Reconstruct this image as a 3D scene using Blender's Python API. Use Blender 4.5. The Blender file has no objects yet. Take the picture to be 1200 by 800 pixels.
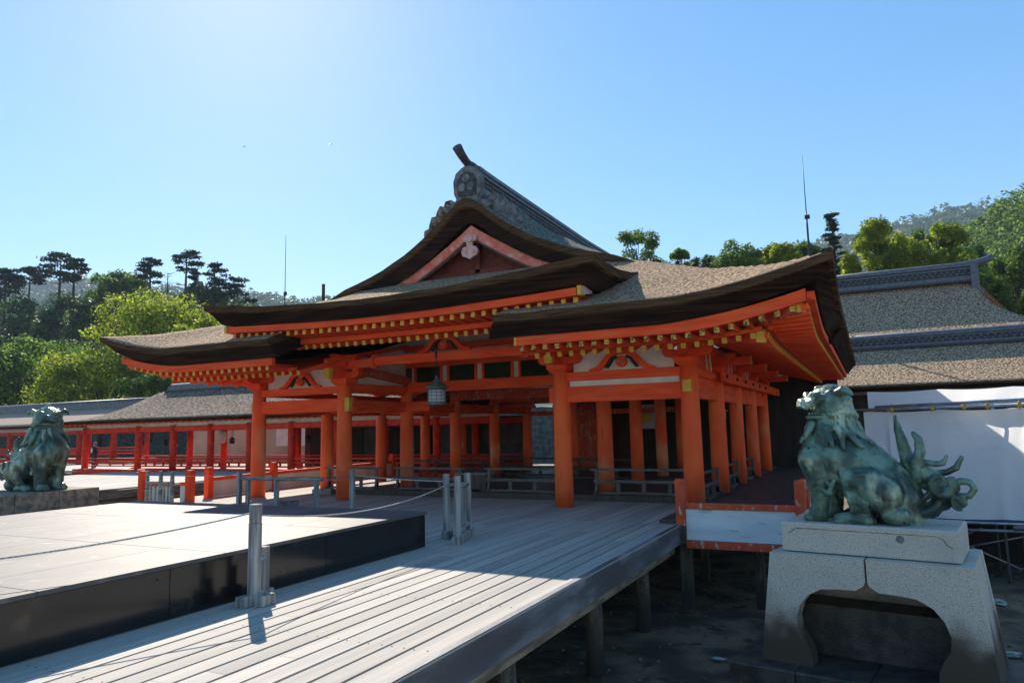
import bpy, bmesh, math, random
from mathutils import Vector, Matrix, noise
random.seed(7)
R_ = math.radians
scn = bpy.context.scene
col = scn.collection

# ------------------------------------------------------------------ camera
EYE = Vector((0, 0, 1.75))
FPX = 835.878
def _n(v): return v.normalized()
_Y = _n(Vector((420, 92, FPX))); _X = -_n(Vector((-1694, 139, FPX)))
_Y = _n(_Y - _X * _Y.dot(_X))
_Z = _X.cross(_Y)
if _Z.y > 0: _Z = -_Z
def ray(px, py):
    v = Vector((px - 600, py - 400, FPX))
    return Vector((v.dot(_X), v.dot(_Y), v.dot(_Z)))
def at(px, py, y):
    r = ray(px, py); return EYE + r * (y / r.y)
def atz(px, py, z):
    r = ray(px, py); return EYE + r * ((z - EYE.z) / r.z)
cam_d = bpy.data.cameras.new('camera'); cam = bpy.data.objects.new('camera', cam_d); col.objects.link(cam)
cam_d.sensor_width = 36; cam_d.lens = FPX / 1200 * 36; cam_d.clip_end = 6000; cam_d.clip_start = .1
rt = Vector((_X.x, _Y.x, _Z.x)); dn = Vector((_X.y, _Y.y, _Z.y)); fw = Vector((_X.z, _Y.z, _Z.z))
m3 = Matrix((rt, -dn, -fw)).transposed()
cam.matrix_world = Matrix.Translation(EYE) @ m3.to_4x4()
scn.camera = cam
scn.render.resolution_x = 1024; scn.render.resolution_y = 682

# ------------------------------------------------------------------ light
SUN_EL, SUN_AZ = 36.0, -48.0          # azimuth measured from +Y towards +X
sd = Vector((math.sin(R_(SUN_AZ)) * math.cos(R_(SUN_EL)), math.cos(R_(SUN_AZ)) * math.cos(R_(SUN_EL)), math.sin(R_(SUN_EL))))
w = bpy.data.worlds.new('World'); scn.world = w; w.use_nodes = True
nt = w.node_tree; bg = nt.nodes['Background']
sky = nt.nodes.new('ShaderNodeTexSky'); sky.sky_type = 'NISHITA'; sky.sun_disc = False
sky.sun_elevation = R_(SUN_EL); sky.sun_rotation = R_(SUN_AZ); sky.air_density = 1.0; sky.dust_density = 0.15; sky.ozone_density = 2.5
gm = nt.nodes.new('ShaderNodeGamma'); gm.inputs[1].default_value = .62; nt.links.new(sky.outputs[0], gm.inputs[0])
hs_ = nt.nodes.new('ShaderNodeHueSaturation'); hs_.inputs['Saturation'].default_value = 1.62; nt.links.new(gm.outputs[0], hs_.inputs['Color'])
nt.links.new(hs_.outputs[0], bg.inputs[0]); bg.inputs[1].default_value = 0.104
sl = bpy.data.lights.new('sun', 'SUN'); so = bpy.data.objects.new('sun', sl); col.objects.link(so)
sl.energy = 2.75; sl.angle = R_(.5); sl.color = (1, .91, .78)
so.rotation_euler = (-sd).to_track_quat('-Z', 'Y').to_euler(); so.location = (0, 0, 60)
vs = scn.view_settings; vs.view_transform = 'Standard'; vs.look = 'None'; vs.exposure = 1.76; vs.gamma = 1; vs.use_curve_mapping = False

# ------------------------------------------------------------------ materials
def mat(name, base, rough=.7, var=None, scale=4, stretch=(1, 1, 1), detail=5, bump=0, bscale=None, spec=.4, metal=0, lo=.35, hi=.65,
        layers=(), trans=0, bdist=.02):
    """base colour with noise variation; layers = [(colour, scale, stretch, lo, hi)] mixed over it"""
    m = bpy.data.materials.new(name); m.use_nodes = True; t = m.node_tree; N, L = t.nodes, t.links
    p = N['Principled BSDF']; p.inputs['Roughness'].default_value = rough
    p.inputs['Specular IOR Level'].default_value = spec; p.inputs['Metallic'].default_value = metal
    tc = N.new('ShaderNodeTexCoord')
    def nz(sc, st, det=5):
        mp = N.new('ShaderNodeMapping'); mp.inputs['Scale'].default_value = st; L.new(tc.outputs['Object'], mp.inputs[0])
        n = N.new('ShaderNodeTexNoise'); n.inputs['Scale'].default_value = sc; n.inputs['Detail'].default_value = det
        L.new(mp.outputs[0], n.inputs['Vector']); return n.outputs['Fac']
    def ramp(src, lo, hi):
        r = N.new('ShaderNodeMapRange'); r.inputs[1].default_value = lo; r.inputs[2].default_value = hi; r.interpolation_type = 'SMOOTHSTEP'
        L.new(src, r.inputs[0]); return r.outputs[0]
    c = None
    if var is None: var = tuple(x * .75 for x in base)
    f = ramp(nz(scale, stretch, detail), lo, hi)
    mx = N.new('ShaderNodeMix'); mx.data_type = 'RGBA'
    mx.inputs[6].default_value = (*var, 1); mx.inputs[7].default_value = (*base, 1); L.new(f, mx.inputs[0]); c = mx.outputs[2]
    for (lc, sc, st, a, b) in layers:
        f = ramp(nz(sc, st), a, b)
        mx = N.new('ShaderNodeMix'); mx.data_type = 'RGBA'
        L.new(c, mx.inputs[6]); mx.inputs[7].default_value = (*lc, 1); L.new(f, mx.inputs[0]); c = mx.outputs[2]
    L.new(c, p.inputs['Base Color'])
    if bump:
        b = N.new('ShaderNodeBump'); b.inputs['Strength'].default_value = bump; b.inputs['Distance'].default_value = bdist
        L.new(nz(bscale or scale * 3, stretch, 6), b.inputs['Height']); L.new(b.outputs[0], p.inputs['Normal'])
    if trans:
        tr = N.new('ShaderNodeBsdfTranslucent'); L.new(c, tr.inputs[0]); ms = N.new('ShaderNodeMixShader'); ms.inputs[0].default_value = trans
        L.new(p.outputs[0], ms.inputs[1]); L.new(tr.outputs[0], ms.inputs[2]); L.new(ms.outputs[0], N['Material Output'].inputs[0])
    return m
def leafmat(name, c1, c2, c3, tr=.45):
    m = bpy.data.materials.new(name); m.use_nodes = True; t = m.node_tree; N, L = t.nodes, t.links
    p = N['Principled BSDF']; p.inputs['Roughness'].default_value = .55; p.inputs['Specular IOR Level'].default_value = .3
    g = N.new('ShaderNodeNewGeometry'); cr = N.new('ShaderNodeValToRGB')
    cr.color_ramp.elements[0].color = (*c1, 1); cr.color_ramp.elements[1].color = (*c3, 1)
    e = cr.color_ramp.elements.new(.5); e.color = (*c2, 1); L.new(g.outputs['Random Per Island'], cr.inputs[0])
    tc = N.new('ShaderNodeTexCoord'); n = N.new('ShaderNodeTexNoise'); n.inputs['Scale'].default_value = .55; n.inputs['Detail'].default_value = 3
    L.new(tc.outputs['Object'], n.inputs['Vector']); mr = N.new('ShaderNodeMapRange'); mr.inputs[1].default_value = .3; mr.inputs[2].default_value = .7
    mr.inputs[3].default_value = .45; mr.inputs[4].default_value = 1.45; L.new(n.outputs['Fac'], mr.inputs[0])  # light and dark clumps of crown shading put into the leaf colour
    hs = N.new('ShaderNodeHueSaturation'); L.new(cr.outputs[0], hs.inputs['Color']); L.new(mr.outputs[0], hs.inputs['Value'])
    L.new(hs.outputs[0], p.inputs['Base Color'])
    b = N.new('ShaderNodeBsdfTranslucent'); L.new(hs.outputs[0], b.inputs[0])
    mx = N.new('ShaderNodeMixShader'); mx.inputs[0].default_value = tr; L.new(p.outputs[0], mx.inputs[1]); L.new(b.outputs[0], mx.inputs[2])
    L.new(mx.outputs[0], N['Material Output'].inputs[0]); return m

M = {}
M['red'] = mat('vermilion_paint', (.90, .10, .028), .6, (.78, .062, .02), 3, (1, 1, 1), bump=.15, bscale=30, spec=.12,
               layers=[((.42, .12, .06), 9, (1, 1, .25), .60, .78)])
M['redh'] = mat('vermilion_beam', (.92, .118, .032), .6, (.80, .075, .022), 3, (.4, .4, 3), bump=.15, bscale=30, spec=.12,
                layers=[((.62, .17, .07), 5, (.3, .3, 4), .56, .76)])
M['redc'] = mat('vermilion_column', (.93, .150, .040), .6, (.84, .098, .028), 1.6, (1, 1, .5), bump=.2, bscale=20, spec=.14,
                layers=[((.82, .30, .14), 1.3, (1, 1, .6), .50, .72), ((.52, .09, .03), 6, (3, 3, .25), .60, .80), ((.36, .07, .03), 11, (2.4, 2.4, .10), .64, .70)])
M['redold'] = mat('worn_vermilion', (.68, .095, .03), .75, (.54, .07, .025), 5, (1, 1, .4), bump=.35, bscale=24,
                  layers=[((.50, .40, .34), 16, (1, 1, .35), .57, .66)])
M['pink'] = mat('faded_pink_paint', (.74, .24, .17), .8, (.66, .14, .09), 5, (1, 1, 1), bump=.2, bscale=20, layers=[((.66, .42, .36), 7, (1, 1, 1), .52, .7)])
M['pendant'] = mat('pale_pink_paint', (.66, .42, .38), .8, (.55, .3, .26), 9)
M['yellow'] = mat('yellow_ochre_paint', (.72, .42, .05), .6, (.60, .33, .04), 12)
M['gilt'] = mat('patterned_yellow_end', (.70, .44, .07), .5, (.60, .36, .05), 12, layers=[((.05, .06, .03), 28, (1, 1, 1), .50, .56)])
M['plaster'] = mat('white_plaster', (.74, .70, .64), .85, (.64, .58, .50), 2.2, bump=.05, bscale=12)
M['plaster_worn'] = mat('weathered_white_board', (.76, .77, .78), .8, (.62, .65, .67), 2.5, (.5, 1, 2), bump=.15, bscale=14,
                        layers=[((.30, .31, .28), 5, (.5, .5, 3), .60, .74)])
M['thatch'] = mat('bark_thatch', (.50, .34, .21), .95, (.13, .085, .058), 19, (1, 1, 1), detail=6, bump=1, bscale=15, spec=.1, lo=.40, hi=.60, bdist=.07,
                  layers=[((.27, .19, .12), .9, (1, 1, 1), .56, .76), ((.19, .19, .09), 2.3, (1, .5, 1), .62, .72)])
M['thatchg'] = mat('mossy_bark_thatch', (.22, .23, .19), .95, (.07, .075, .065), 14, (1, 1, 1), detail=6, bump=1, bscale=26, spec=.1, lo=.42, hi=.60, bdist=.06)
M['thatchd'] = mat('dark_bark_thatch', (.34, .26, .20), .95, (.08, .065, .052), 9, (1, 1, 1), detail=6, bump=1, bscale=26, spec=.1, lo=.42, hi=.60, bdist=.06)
M['thatchf'] = mat('tan_bark_thatch', (.58, .41, .26), .95, (.12, .085, .058), 12, (1, 1, 1), detail=6, bump=1, bscale=12, spec=.1, lo=.40, hi=.60, bdist=.1)  # lighter tan bark colour of the sanctuary roofs
M['lip'] = mat('cut_bark_edge', (.14, .080, .042), .95, (.035, .022, .015), 5, (.3, .3, 14), bump=.5, bscale=14, spec=.05)
M['edge'] = mat('dark_bark_edge', (.046, .024, .017), .9, (.012, .007, .006), 3, (.25, .25, 9), bump=.3, bscale=10, spec=.08)  # near-black brown for the undercut edge and underside of the thatch
M['tile'] = mat('grey_ridge_tile', (.12, .135, .16), .45, (.07, .08, .10), 6, bump=.3, bscale=24, spec=.5)
M['tiled'] = mat('dark_ridge_tile', (.06, .065, .07), .6, (.02, .02, .024), 9, (1, 1, 2), bump=.5, bscale=20)
M['stone_orn'] = mat('weathered_ornament_tile', (.19, .20, .215), .8, (.08, .085, .09), 5, bump=.4, bscale=22)
M['dark'] = mat('dark_wood', (.035, .026, .022), .75, (.018, .014, .012), 6, (1, 1, .2), bump=.1)
M['brown'] = mat('old_brown_wood', (.12, .085, .062), .8, (.07, .05, .038), 7, (2, 2, .3), bump=.3, bscale=20)
M['grey'] = mat('weathered_grey_wood', (.42, .40, .37), .8, (.16, .15, .14), 6, (3, 3, .25), bump=.35, bscale=24)
M['greyh'] = mat('weathered_grey_rail', (.36, .34, .31), .8, (.14, .13, .12), 6, (.4, .4, 3), bump=.35, bscale=24)
M['deck'] = mat('bleached_deck_board', (.46, .42, .365), .85, (.37, .34, .30), 1.3, (6, .25, 1), bump=.25, bscale=12, spec=.45,
                layers=[((.36, .335, .31), 12, (5, .25, 1), .56, .74)])
M['deckside'] = mat('wet_grey_fascia', (.20, .21, .23), .6, (.08, .08, .085), 1.2, (1, .4, 3), bump=.3, bscale=14, layers=[((.36, .38, .41), 1.1, (1, .6, 1.5), .5, .7)])
M['joist'] = mat('pale_joist', (.34, .27, .19), .85, (.16, .12, .085), 7, (1, .3, 2), bump=.3)
M['pile'] = mat('barnacled_pile', (.13, .10, .072), .85, (.05, .042, .034), 5, (3, 3, .5), bump=.6, bscale=18, layers=[((.30, .28, .24), 40, (1, 1, 1), .64, .70)])
M['floor'] = mat('dark_floor_board', (.10, .088, .076), .55, (.06, .052, .045), 2, (6, .3, 1), bump=.1)
M['lacqtop'] = mat('worn_black_lacquer_top', (.115, .105, .10), .60, (.08, .075, .075), 1.4, (1, 1, 1), spec=.20, bump=.06, bscale=10,
                   layers=[((.17, .16, .15), 5, (1, 1, 1), .58, .75)])
M['lacq'] = mat('black_lacquer', (.014, .012, .011), .16, (.009, .008, .008), 2, spec=.55, bump=.03, bscale=5, layers=[((.06, .04, .025), 3, (1, 1, 1), .60, .78)])
M['granite'] = mat('speckled_granite', (.64, .57, .47), .85, (.42, .385, .335), 80, detail=3, bump=.4, bscale=90, lo=.42, hi=.58, bdist=.006,
                   layers=[((.44, .41, .36), 1.6, (1, 1, 1), .50, .72), ((.26, .24, .215), 75, (1, 1, 1), .54, .70)])
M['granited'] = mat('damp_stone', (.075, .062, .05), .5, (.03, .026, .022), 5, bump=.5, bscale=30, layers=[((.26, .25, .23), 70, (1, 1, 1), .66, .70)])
M['granitel'] = mat('old_tan_stone', (.36, .30, .22), .9, (.17, .14, .105), 6, bump=.5, bscale=30)
M['bronze'] = mat('bronze_patina_highlit', (.165, .275, .205), .40, (.038, .08, .058), 4.5, (1, 1, 1), bump=.5, bscale=24, spec=.6, metal=.2,
                  layers=[((.42, .52, .38), 2.6, (1, 1, .6), .53, .66), ((.03, .05, .044), 1.9, (1.2, 1.2, .6), .52, .64), ((.02, .035, .03), 5, (2.2, 2.2, .30), .60, .68)])  # pale blotches paint highlights into the patina; dark ones are staining
M['sand'] = mat('wet_seabed', (.20, .145, .085), .8, (.055, .042, .028), 1.3, detail=8, bump=.7, bscale=9, bdist=.05,
                layers=[((.035, .042, .02), 3, (1, 1, 1), .56, .68), ((.25, .23, .2), 60, (1, 1, 1), .70, .73)])
M['water'] = mat('shallow_water', (.03, .035, .03), .06, (.02, .024, .02), 2, bump=.15, bscale=5, spec=.6)
M['foam'] = mat('pale_algae_scum', (.42, .48, .44), .6, (.10, .14, .09), 9, lo=.45, hi=.55)
M['tarp'] = mat('white_sheet', (.92, .90, .89), .6, (.86, .85, .85), 1.5, bump=.6, bscale=3.2, trans=.58, bdist=.1)
M['pipe'] = mat('steel_pipe', (.42, .46, .52), .35, (.28, .31, .35), 6, metal=.8, spec=.5)
M['brass'] = mat('yellow_clamp', (.60, .36, .05), .5)
M['lant'] = mat('verdigris_metal', (.17, .24, .22), .5, (.08, .11, .10), 9, metal=.4)
M['lantp'] = mat('lantern_paper', (.90, .90, .92), .7, (.84, .84, .88), 5, trans=.5)
M['green'] = mat('dark_green_slat', (.03, .05, .018), .9, (.018, .03, .012), 4)
M['rope'] = mat('pale_rope', (.62, .60, .56), .8, (.30, .28, .26), 90, (1, 1, 1), lo=.45, hi=.55)
M['railwood'] = mat('brown_grey_railing_wood', (.21, .17, .135), .85, (.11, .09, .07), 6, (.5, .5, 3), bump=.3)
M['redk'] = mat('deep_red_corridor_paint', (.80, .062, .024), .6, (.64, .042, .016), 4, bump=.1, spec=.15)
M['black'] = mat('black_iron', (.02, .02, .022), .5)
M['skin'] = mat('skin', (.55, .33, .24), .6)
M['cloth'] = mat('dark_cloth', (.03, .035, .05), .9)
M['hair'] = mat('grey_hair', (.32, .29, .27), .9)
M['clothw'] = mat('pale_cloth', (.6, .62, .68), .9)
M['bark'] = mat('tree_bark', (.09, .065, .05), .9, (.05, .038, .03), 5, (2, 2, .4), bump=.5)
M['glint'] = mat('panelled_wall', (.10, .095, .09), .9, (.06, .06, .055), 3)
M['tan'] = mat('tan_plaster', (.55, .40, .28), .9, (.45, .31, .21), 1)
M['stonewall'] = mat('dark_masonry', (.10, .12, .11), .9, (.035, .045, .04), 3, detail=6, bump=.6, bscale=6)
M['pinkroof'] = mat('brown_shingle_roof', (.42, .30, .22), .9, (.33, .23, .17), 7, (1, 1, 1), bump=.3)  # brown shingle colour of the far corridor roof
M['leaf_y'] = leafmat('bright_leaf', (.10, .16, .015), (.26, .34, .022), (.40, .42, .04), .62)
M['leaf_g'] = leafmat('green_leaf', (.05, .105, .016), (.10, .19, .025), (.20, .28, .04), .6)
M['leaf_d'] = leafmat('dark_leaf', (.03, .065, .02), (.05, .10, .026), (.09, .15, .04), .42)
M['pine'] = leafmat('pine_needles', (.014, .034, .018), (.022, .048, .022), (.035, .065, .026), .25)

# gradient wet stain at the foot of the granite block (a tide mark on the stone itself)
def add_tide(m, z0, z1, c):
    t = m.node_tree; N, L = t.nodes, t.links; p = N['Principled BSDF']
    old = p.inputs['Base Color'].links[0].from_socket
    tc = N.new('ShaderNodeTexCoord'); sp = N.new('ShaderNodeSeparateXYZ'); L.new(tc.outputs['Object'], sp.inputs[0])
    n = N.new('ShaderNodeTexNoise'); n.inputs['Scale'].default_value = 3; n.inputs['Detail'].default_value = 6; L.new(tc.outputs['Object'], n.inputs['Vector'])
    a = N.new('ShaderNodeMath'); a.operation = 'MULTIPLY_ADD'; L.new(n.outputs['Fac'], a.inputs[0]); a.inputs[1].default_value = .7; L.new(sp.outputs['Z'], a.inputs[2])
    r = N.new('ShaderNodeMapRange'); r.inputs[1].default_value = z0 + .35; r.inputs[2].default_value = z1 + .35; r.inputs[3].default_value = 1; r.inputs[4].default_value = 0
    r.interpolation_type = 'SMOOTHSTEP'; L.new(a.outputs[0], r.inputs[0])
    mx = N.new('ShaderNodeMix'); mx.data_type = 'RGBA'; L.new(old, mx.inputs[6]); mx.inputs[7].default_value = (*c, 1); L.new(r.outputs[0], mx.inputs[0])
    L.new(mx.outputs[2], p.inputs['Base Color'])
add_tide(M['granite'], -.92, -.38, (.075, .053, .036))
def island_tone(m, lo, hi):
    t = m.node_tree; N, L = t.nodes, t.links; p = N['Principled BSDF']; old = p.inputs['Base Color'].links[0].from_socket
    g = N.new('ShaderNodeNewGeometry'); r = N.new('ShaderNodeMapRange'); r.inputs[3].default_value = lo; r.inputs[4].default_value = hi; L.new(g.outputs['Random Per Island'], r.inputs[0])
    h = N.new('ShaderNodeHueSaturation'); L.new(old, h.inputs['Color']); L.new(r.outputs[0], h.inputs['Value']); L.new(h.outputs[0], p.inputs['Base Color'])
island_tone(M['deck'], .80, 1.10); island_tone(M['lacqtop'], .85, 1.12); island_tone(M['redc'], .92, 1.05)
add_tide(M['pile'], -1.2, -.7, (.035, .032, .026))

# ------------------------------------------------------------------ helpers
class MB:
    def __init__(s): s.v = []; s.f = []; s.mi = []; s.sm = []
    def add(s, vs, fs, mi=0, smooth=False):
        o = len(s.v); s.v += [tuple(x) for x in vs]
        for i, f in enumerate(fs):
            s.f.append([o + k for k in f]); s.mi.append(mi[i] if isinstance(mi, (list, tuple)) else mi); s.sm.append(smooth)
    def box(s, a, b, mi=0, m=None):
        x0, y0, z0 = a; x1, y1, z1 = b
        vs = [Vector(p) for p in ((x0, y0, z0), (x1, y0, z0), (x1, y1, z0), (x0, y1, z0), (x0, y0, z1), (x1, y0, z1), (x1, y1, z1), (x0, y1, z1))]
        if m: vs = [m @ p for p in vs]
        s.add(vs, [(0, 3, 2, 1), (4, 5, 6, 7), (0, 1, 5, 4), (1, 2, 6, 5), (2, 3, 7, 6), (3, 0, 4, 7)], mi)
    def bar(s, p, q, w, h, mi=0, endmi=None, up=Vector((0, 0, 1)), ch=0):
        """rectangular bar p->q, w wide, h high"""
        p, q = Vector(p), Vector(q); d = (q - p).normalized()
        if abs(d.dot(up)) > .98: up = Vector((0, 1, 0))
        r = d.cross(up).normalized(); u = r.cross(d)
        if ch:
            prof = [(-w/2 + ch, -h/2), (w/2 - ch, -h/2), (w/2, -h/2 + ch), (w/2, h/2 - ch), (w/2 - ch, h/2), (-w/2 + ch, h/2), (-w/2, h/2 - ch), (-w/2, -h/2 + ch)]
        else: prof = [(-w/2, -h/2), (w/2, -h/2), (w/2, h/2), (-w/2, h/2)]
        n = len(prof); vs = [e + r * a + u * b for e in (p, q) for a, b in prof]
        fs = [tuple(reversed(range(n))), tuple(range(n, 2*n))] + [(i, (i+1) % n, n + (i+1) % n, n + i) for i in range(n)]
        e = mi if endmi is None else endmi
        s.add(vs, fs, [e, e] + [mi] * n)
    def tube(s, pts, rad, n=10, mi=0, cap=True, smooth=True):
        pts = [Vector(p) for p in pts]
        if not isinstance(rad, (list, tuple)): rad = [rad] * len(pts)
        vs = []; pr = None
        for i, p in enumerate(pts):
            d = (pts[min(i+1, len(pts)-1)] - pts[max(i-1, 0)]).normalized()
            if pr is None: a = d.cross(Vector((0, 0, 1))) if abs(d.z) < .9 else d.cross(Vector((1, 0, 0)))
            else: a = pr - d * pr.dot(d)
            a.normalize(); pr = a; b = d.cross(a)
            vs += [p + (a * math.cos(2*math.pi*k/n) + b * math.sin(2*math.pi*k/n)) * rad[i] for k in range(n)]
        fs = []
        for i in range(len(pts)-1):
            for k in range(n): fs.append((i*n + k, i*n + (k+1) % n, (i+1)*n + (k+1) % n, (i+1)*n + k))
        s.add(vs, fs, mi, smooth)
        if cap:
            o = len(vs) - n
            s.add(vs[:n], [tuple(reversed(range(n)))], mi); s.add(vs[o:], [tuple(range(n))], mi)
    def lathe(s, c, prof, n=16, mi=0, smooth=True):
        c = Vector(c); vs = []; fs = []
        for r, z in prof: vs += [c + Vector((r * math.cos(2*math.pi*k/n), r * math.sin(2*math.pi*k/n), z)) for k in range(n)]
        for i in range(len(prof)-1):
            for k in range(n): fs.append((i*n + k, i*n + (k+1) % n, (i+1)*n + (k+1) % n, (i+1)*n + k))
        s.add(vs, fs, mi, smooth)
        s.add(vs[:n], [tuple(reversed(range(n)))], mi); s.add(vs[-n:], [tuple(range(n))], mi)
    def ball(s, c, r, n=12, mi=0, m=None):
        c = Vector(c); r = Vector(r) if hasattr(r, '__len__') else Vector((r, r, r)); vs = []; fs = []; k2 = n // 2 + 1
        for i in range(k2 + 1):
            th = math.pi * i / k2
            for k in range(n):
                v = Vector((r.x * math.sin(th) * math.cos(2*math.pi*k/n), r.y * math.sin(th) * math.sin(2*math.pi*k/n), -r.z * math.cos(th)))
                if m: v = m @ v
                vs.append(c + v)
        for i in range(k2):
            for k in range(n): fs.append((i*n + k, i*n + (k+1) % n, (i+1)*n + (k+1) % n, (i+1)*n + k))
        s.add(vs, fs, mi, True)
    def poly(s, pts2, fn, d, mi=0, side=None):
        """extruded outline: pts2 (a,b) -> fn(a,b) world, thickness vector d"""
        n = len(pts2); A = [Vector(fn(a, b)) for a, b in pts2]; d = Vector(d)
        s.add(A + [p + d for p in A], [tuple(range(n)), tuple(reversed(range(n, 2*n)))] + [(i, n + i, n + (i+1) % n, (i+1) % n) for i in range(n)],
              [mi, mi] + [mi if side is None else side] * n)
    def build(s, name, mats, parent=None, normals=True):
        me = bpy.data.meshes.new(name); me.from_pydata(s.v, [], s.f)
        for m in (mats if isinstance(mats, (list, tuple)) else [mats]): me.materials.append(m)
        me.polygons.foreach_set('material_index', s.mi); me.polygons.foreach_set('use_smooth', s.sm)
        if normals:
            bm = bmesh.new(); bm.from_mesh(me); bmesh.ops.remove_doubles(bm, verts=bm.verts, dist=1e-5)
            bmesh.ops.recalc_face_normals(bm, faces=bm.faces); bm.to_mesh(me); bm.free()
        me.update(); o = bpy.data.objects.new(name, me); col.objects.link(o)
        if parent: o.parent = parent; o.matrix_parent_inverse = parent.matrix_basis.inverted()
        return o
def tag(o, label, cat=None, group=None, kind=None):
    if label: o['label'] = label
    if cat: o['category'] = cat
    if group: o['group'] = group
    if kind: o['kind'] = kind
    return o
def thing(name, loc, label, cat, group=None, rz=0):
    o = bpy.data.objects.new(name, None); o.empty_display_size = .3; col.objects.link(o); o.location = loc; o.rotation_euler.z = rz
    return tag(o, label, cat, group)
def lbuild(mb, name, mats, parent):
    """mesh given in the parent's own coordinates"""
    o = mb.build(name, mats); o.parent = parent; return o
KIDS = {}
def copy_tree(o, loc, rz=None, label=None, group=None, parent=None):
    c = o.copy(); col.objects.link(c)
    if loc is not None: c.location = loc
    if rz is not None: c.rotation_euler.z = rz
    if label: c['label'] = label
    if group: c['group'] = group
    for ch in [x for x in col.objects if x.parent == o]:
        d = copy_tree(ch, None); d.parent = c
    return c
def rim(pts, t):  # thickness helper for curved arches: outline of a polyline widened vertically
    return pts + [(x, z - t) for x, z in reversed(pts)]
def lerp(a, b, t): return a + (b - a) * t
def frange(a, b, n): return [a + (b - a) * i / n for i in range(n + 1)]
def interp(tab, x):
    if x <= tab[0][0]: return tab[0][1]
    for (a, b), (c, d) in zip(tab, tab[1:]):
        if x <= c: return b + (d - b) * (x - a) / (c - a)
    return tab[-1][1]

# ================================================================== SETTING
GZ = -1.45
# seabed and land as one sheet
def make_ground():
    mb = MB(); xs = [-1790, -400, -150, -90, -60, -40, -30]; xs += [-24 + i * .6 for i in range(60)]; xs += [14, 20, 40, 90, 300, 1490]
    ys = [-290, -100, -10, 0, 2]; ys += [3 + i * .45 for i in range(42)]; ys += [24, 30, 40, 60, 90, 150, 400, 1500]
    vs = []
    for y in ys:
        for x in xs:
            z = GZ + (.05 * noise.noise(Vector((x * .5, y * .5, 0))) + .02 * noise.noise(Vector((x * 2, y * 2, 3))) if abs(x) < 30 and y < 24 else 0)
            vs.append((x, y, z))
    n = len(xs)
    mb.add(vs, [(j*n + i, j*n + i + 1, (j+1)*n + i + 1, (j+1)*n + i) for j in range(len(ys)-1) for i in range(n-1)], 0, True)
    return tag(mb.build('seabed', M['sand']), None, kind='structure')
make_ground()
def puddle(name, cx, cy, rx, ry, m, z, seed):
    rnd = random.Random(seed); mb = MB(); n = 40; pts = []
    for k in range(n):
        a = 2 * math.pi * k / n; r = 1 + .45 * noise.noise(Vector((math.cos(a) * 1.5 + seed, math.sin(a) * 1.5, seed))) + .12 * rnd.random()
        pts.append((cx + rx * r * math.cos(a), cy + ry * r * math.sin(a), z))
    mb.add(pts + [(cx, cy, z)], [(k, (k+1) % n, n) for k in range(n)])
    return tag(mb.build(name, m), None, kind='structure')
puddle('shallow_water', 3.4, 11.6, 1.5, 2.6, M['water'], GZ + .045, 5)
puddle('shallow_water', -20, 12, 3.4, 7, M['water'], GZ + .06, 9)
for i, (px, py, rx, ry) in enumerate([(842, 771, .10, .05), (1172, 705, .10, .25), (1185, 765, .10, .16)]):
    p = atz(px, py, GZ + .05); puddle('shallow_water', p.x, p.y, rx, ry, M['foam'], GZ + .052, 20 + i)

rndp = random.Random(77); mb = MB()
for k in range(1500):
    x = rndp.uniform(-4.5, 4.5); y = rndp.uniform(6.5, 19); r = rndp.choice([.010, .014, .018, .03]) * rndp.uniform(.6, 1.3)
    mb.ball((x, y, GZ + .03 + r * .2), (r, r * rndp.uniform(.6, 1), r * .5), 5)
tag(mb.build('pebbles', mat('tidal_pebble', (.17, .145, .11), .8, (.10, .085, .06), 3)), 'scattered pebbles and shells on the wet seabed around the pedestal', 'pebbles', kind='stuff')
# unseen pale sand sheet out of frame, added to bounce sunlight onto the hall
mb = MB(); nf = 24; vs = []
for j in range(nf + 1):
    for i in range(nf + 1):
        x = -70 + 140 * i / nf + (0 if i != 12 else -2.4); y = -90 + (87 + (8.6 if x > -2.5 else 0)) * j / nf; vs.append((x, y, GZ + .09 + .05 * noise.noise(Vector((x * .2, y * .2, 0)))))
mb.add(vs, [(j*(nf+1) + i, j*(nf+1) + i + 1, (j+1)*(nf+1) + i + 1, (j+1)*(nf+1) + i) for j in range(nf) for i in range(nf)], 0, True)
tag(mb.build('bounce_flat', mat('pale_bounce_sand', (.46, .41, .33), .9, (.38, .33, .26), .4, bump=.4, bscale=4)), None, kind='structure')
# boardwalk decks with real gaps between boards
def boards(name, x0, x1, y0, y1, w=.2, gap=.026, z=0, th=.05, jitter=.004, m=None):
    mb = MB(); x = x0; i = 0
    rnd = random.Random(hash((x0, y0)) % 1000)
    while x < x1 - .02:
        xe = min(x + w - gap, x1); dz = rnd.uniform(-jitter, 0)
        cuts = [y0] + sorted(rnd.uniform(y0, y1) for _ in range(int((y1 - y0) // 6))) + [y1]
        for a, b in zip(cuts, cuts[1:]):
            mb.bar(((x + xe) / 2, a, z - th/2 + dz), ((x + xe) / 2, b - .004, z - th/2 + dz), xe - x, th, ch=.004)
        x += w
    return mb.build(name, m or M['deck'])
deckroot = tag(bpy.data.objects.new('boardwalk', None), None, kind='structure'); col.objects.link(deckroot)
b1 = boards('deck_boards', -12.9, -3.16, -4, 12.84, .225); b1.parent = deckroot
b2 = boards('deck_boards', -17.6, -3.4, 12.85, 17.9, .225); b2.parent = deckroot
b3 = boards('deck_boards', -17.0, -12.9, 9.4, 12.845, .225); b3.parent = deckroot
b4 = boards('deck_boards', -17.2, -15.6, 17.9, 24, .225); b4.parent = deckroot
b5 = boards('deck_boards', -34, -23.3, 12.6, 24.2, .3); b5.parent = deckroot
b6 = boards('deck_boards', -46, -17.2, 24.2, 30, .3); b6.parent = deckroot
mb = MB()   # edge fascia, joists
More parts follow.
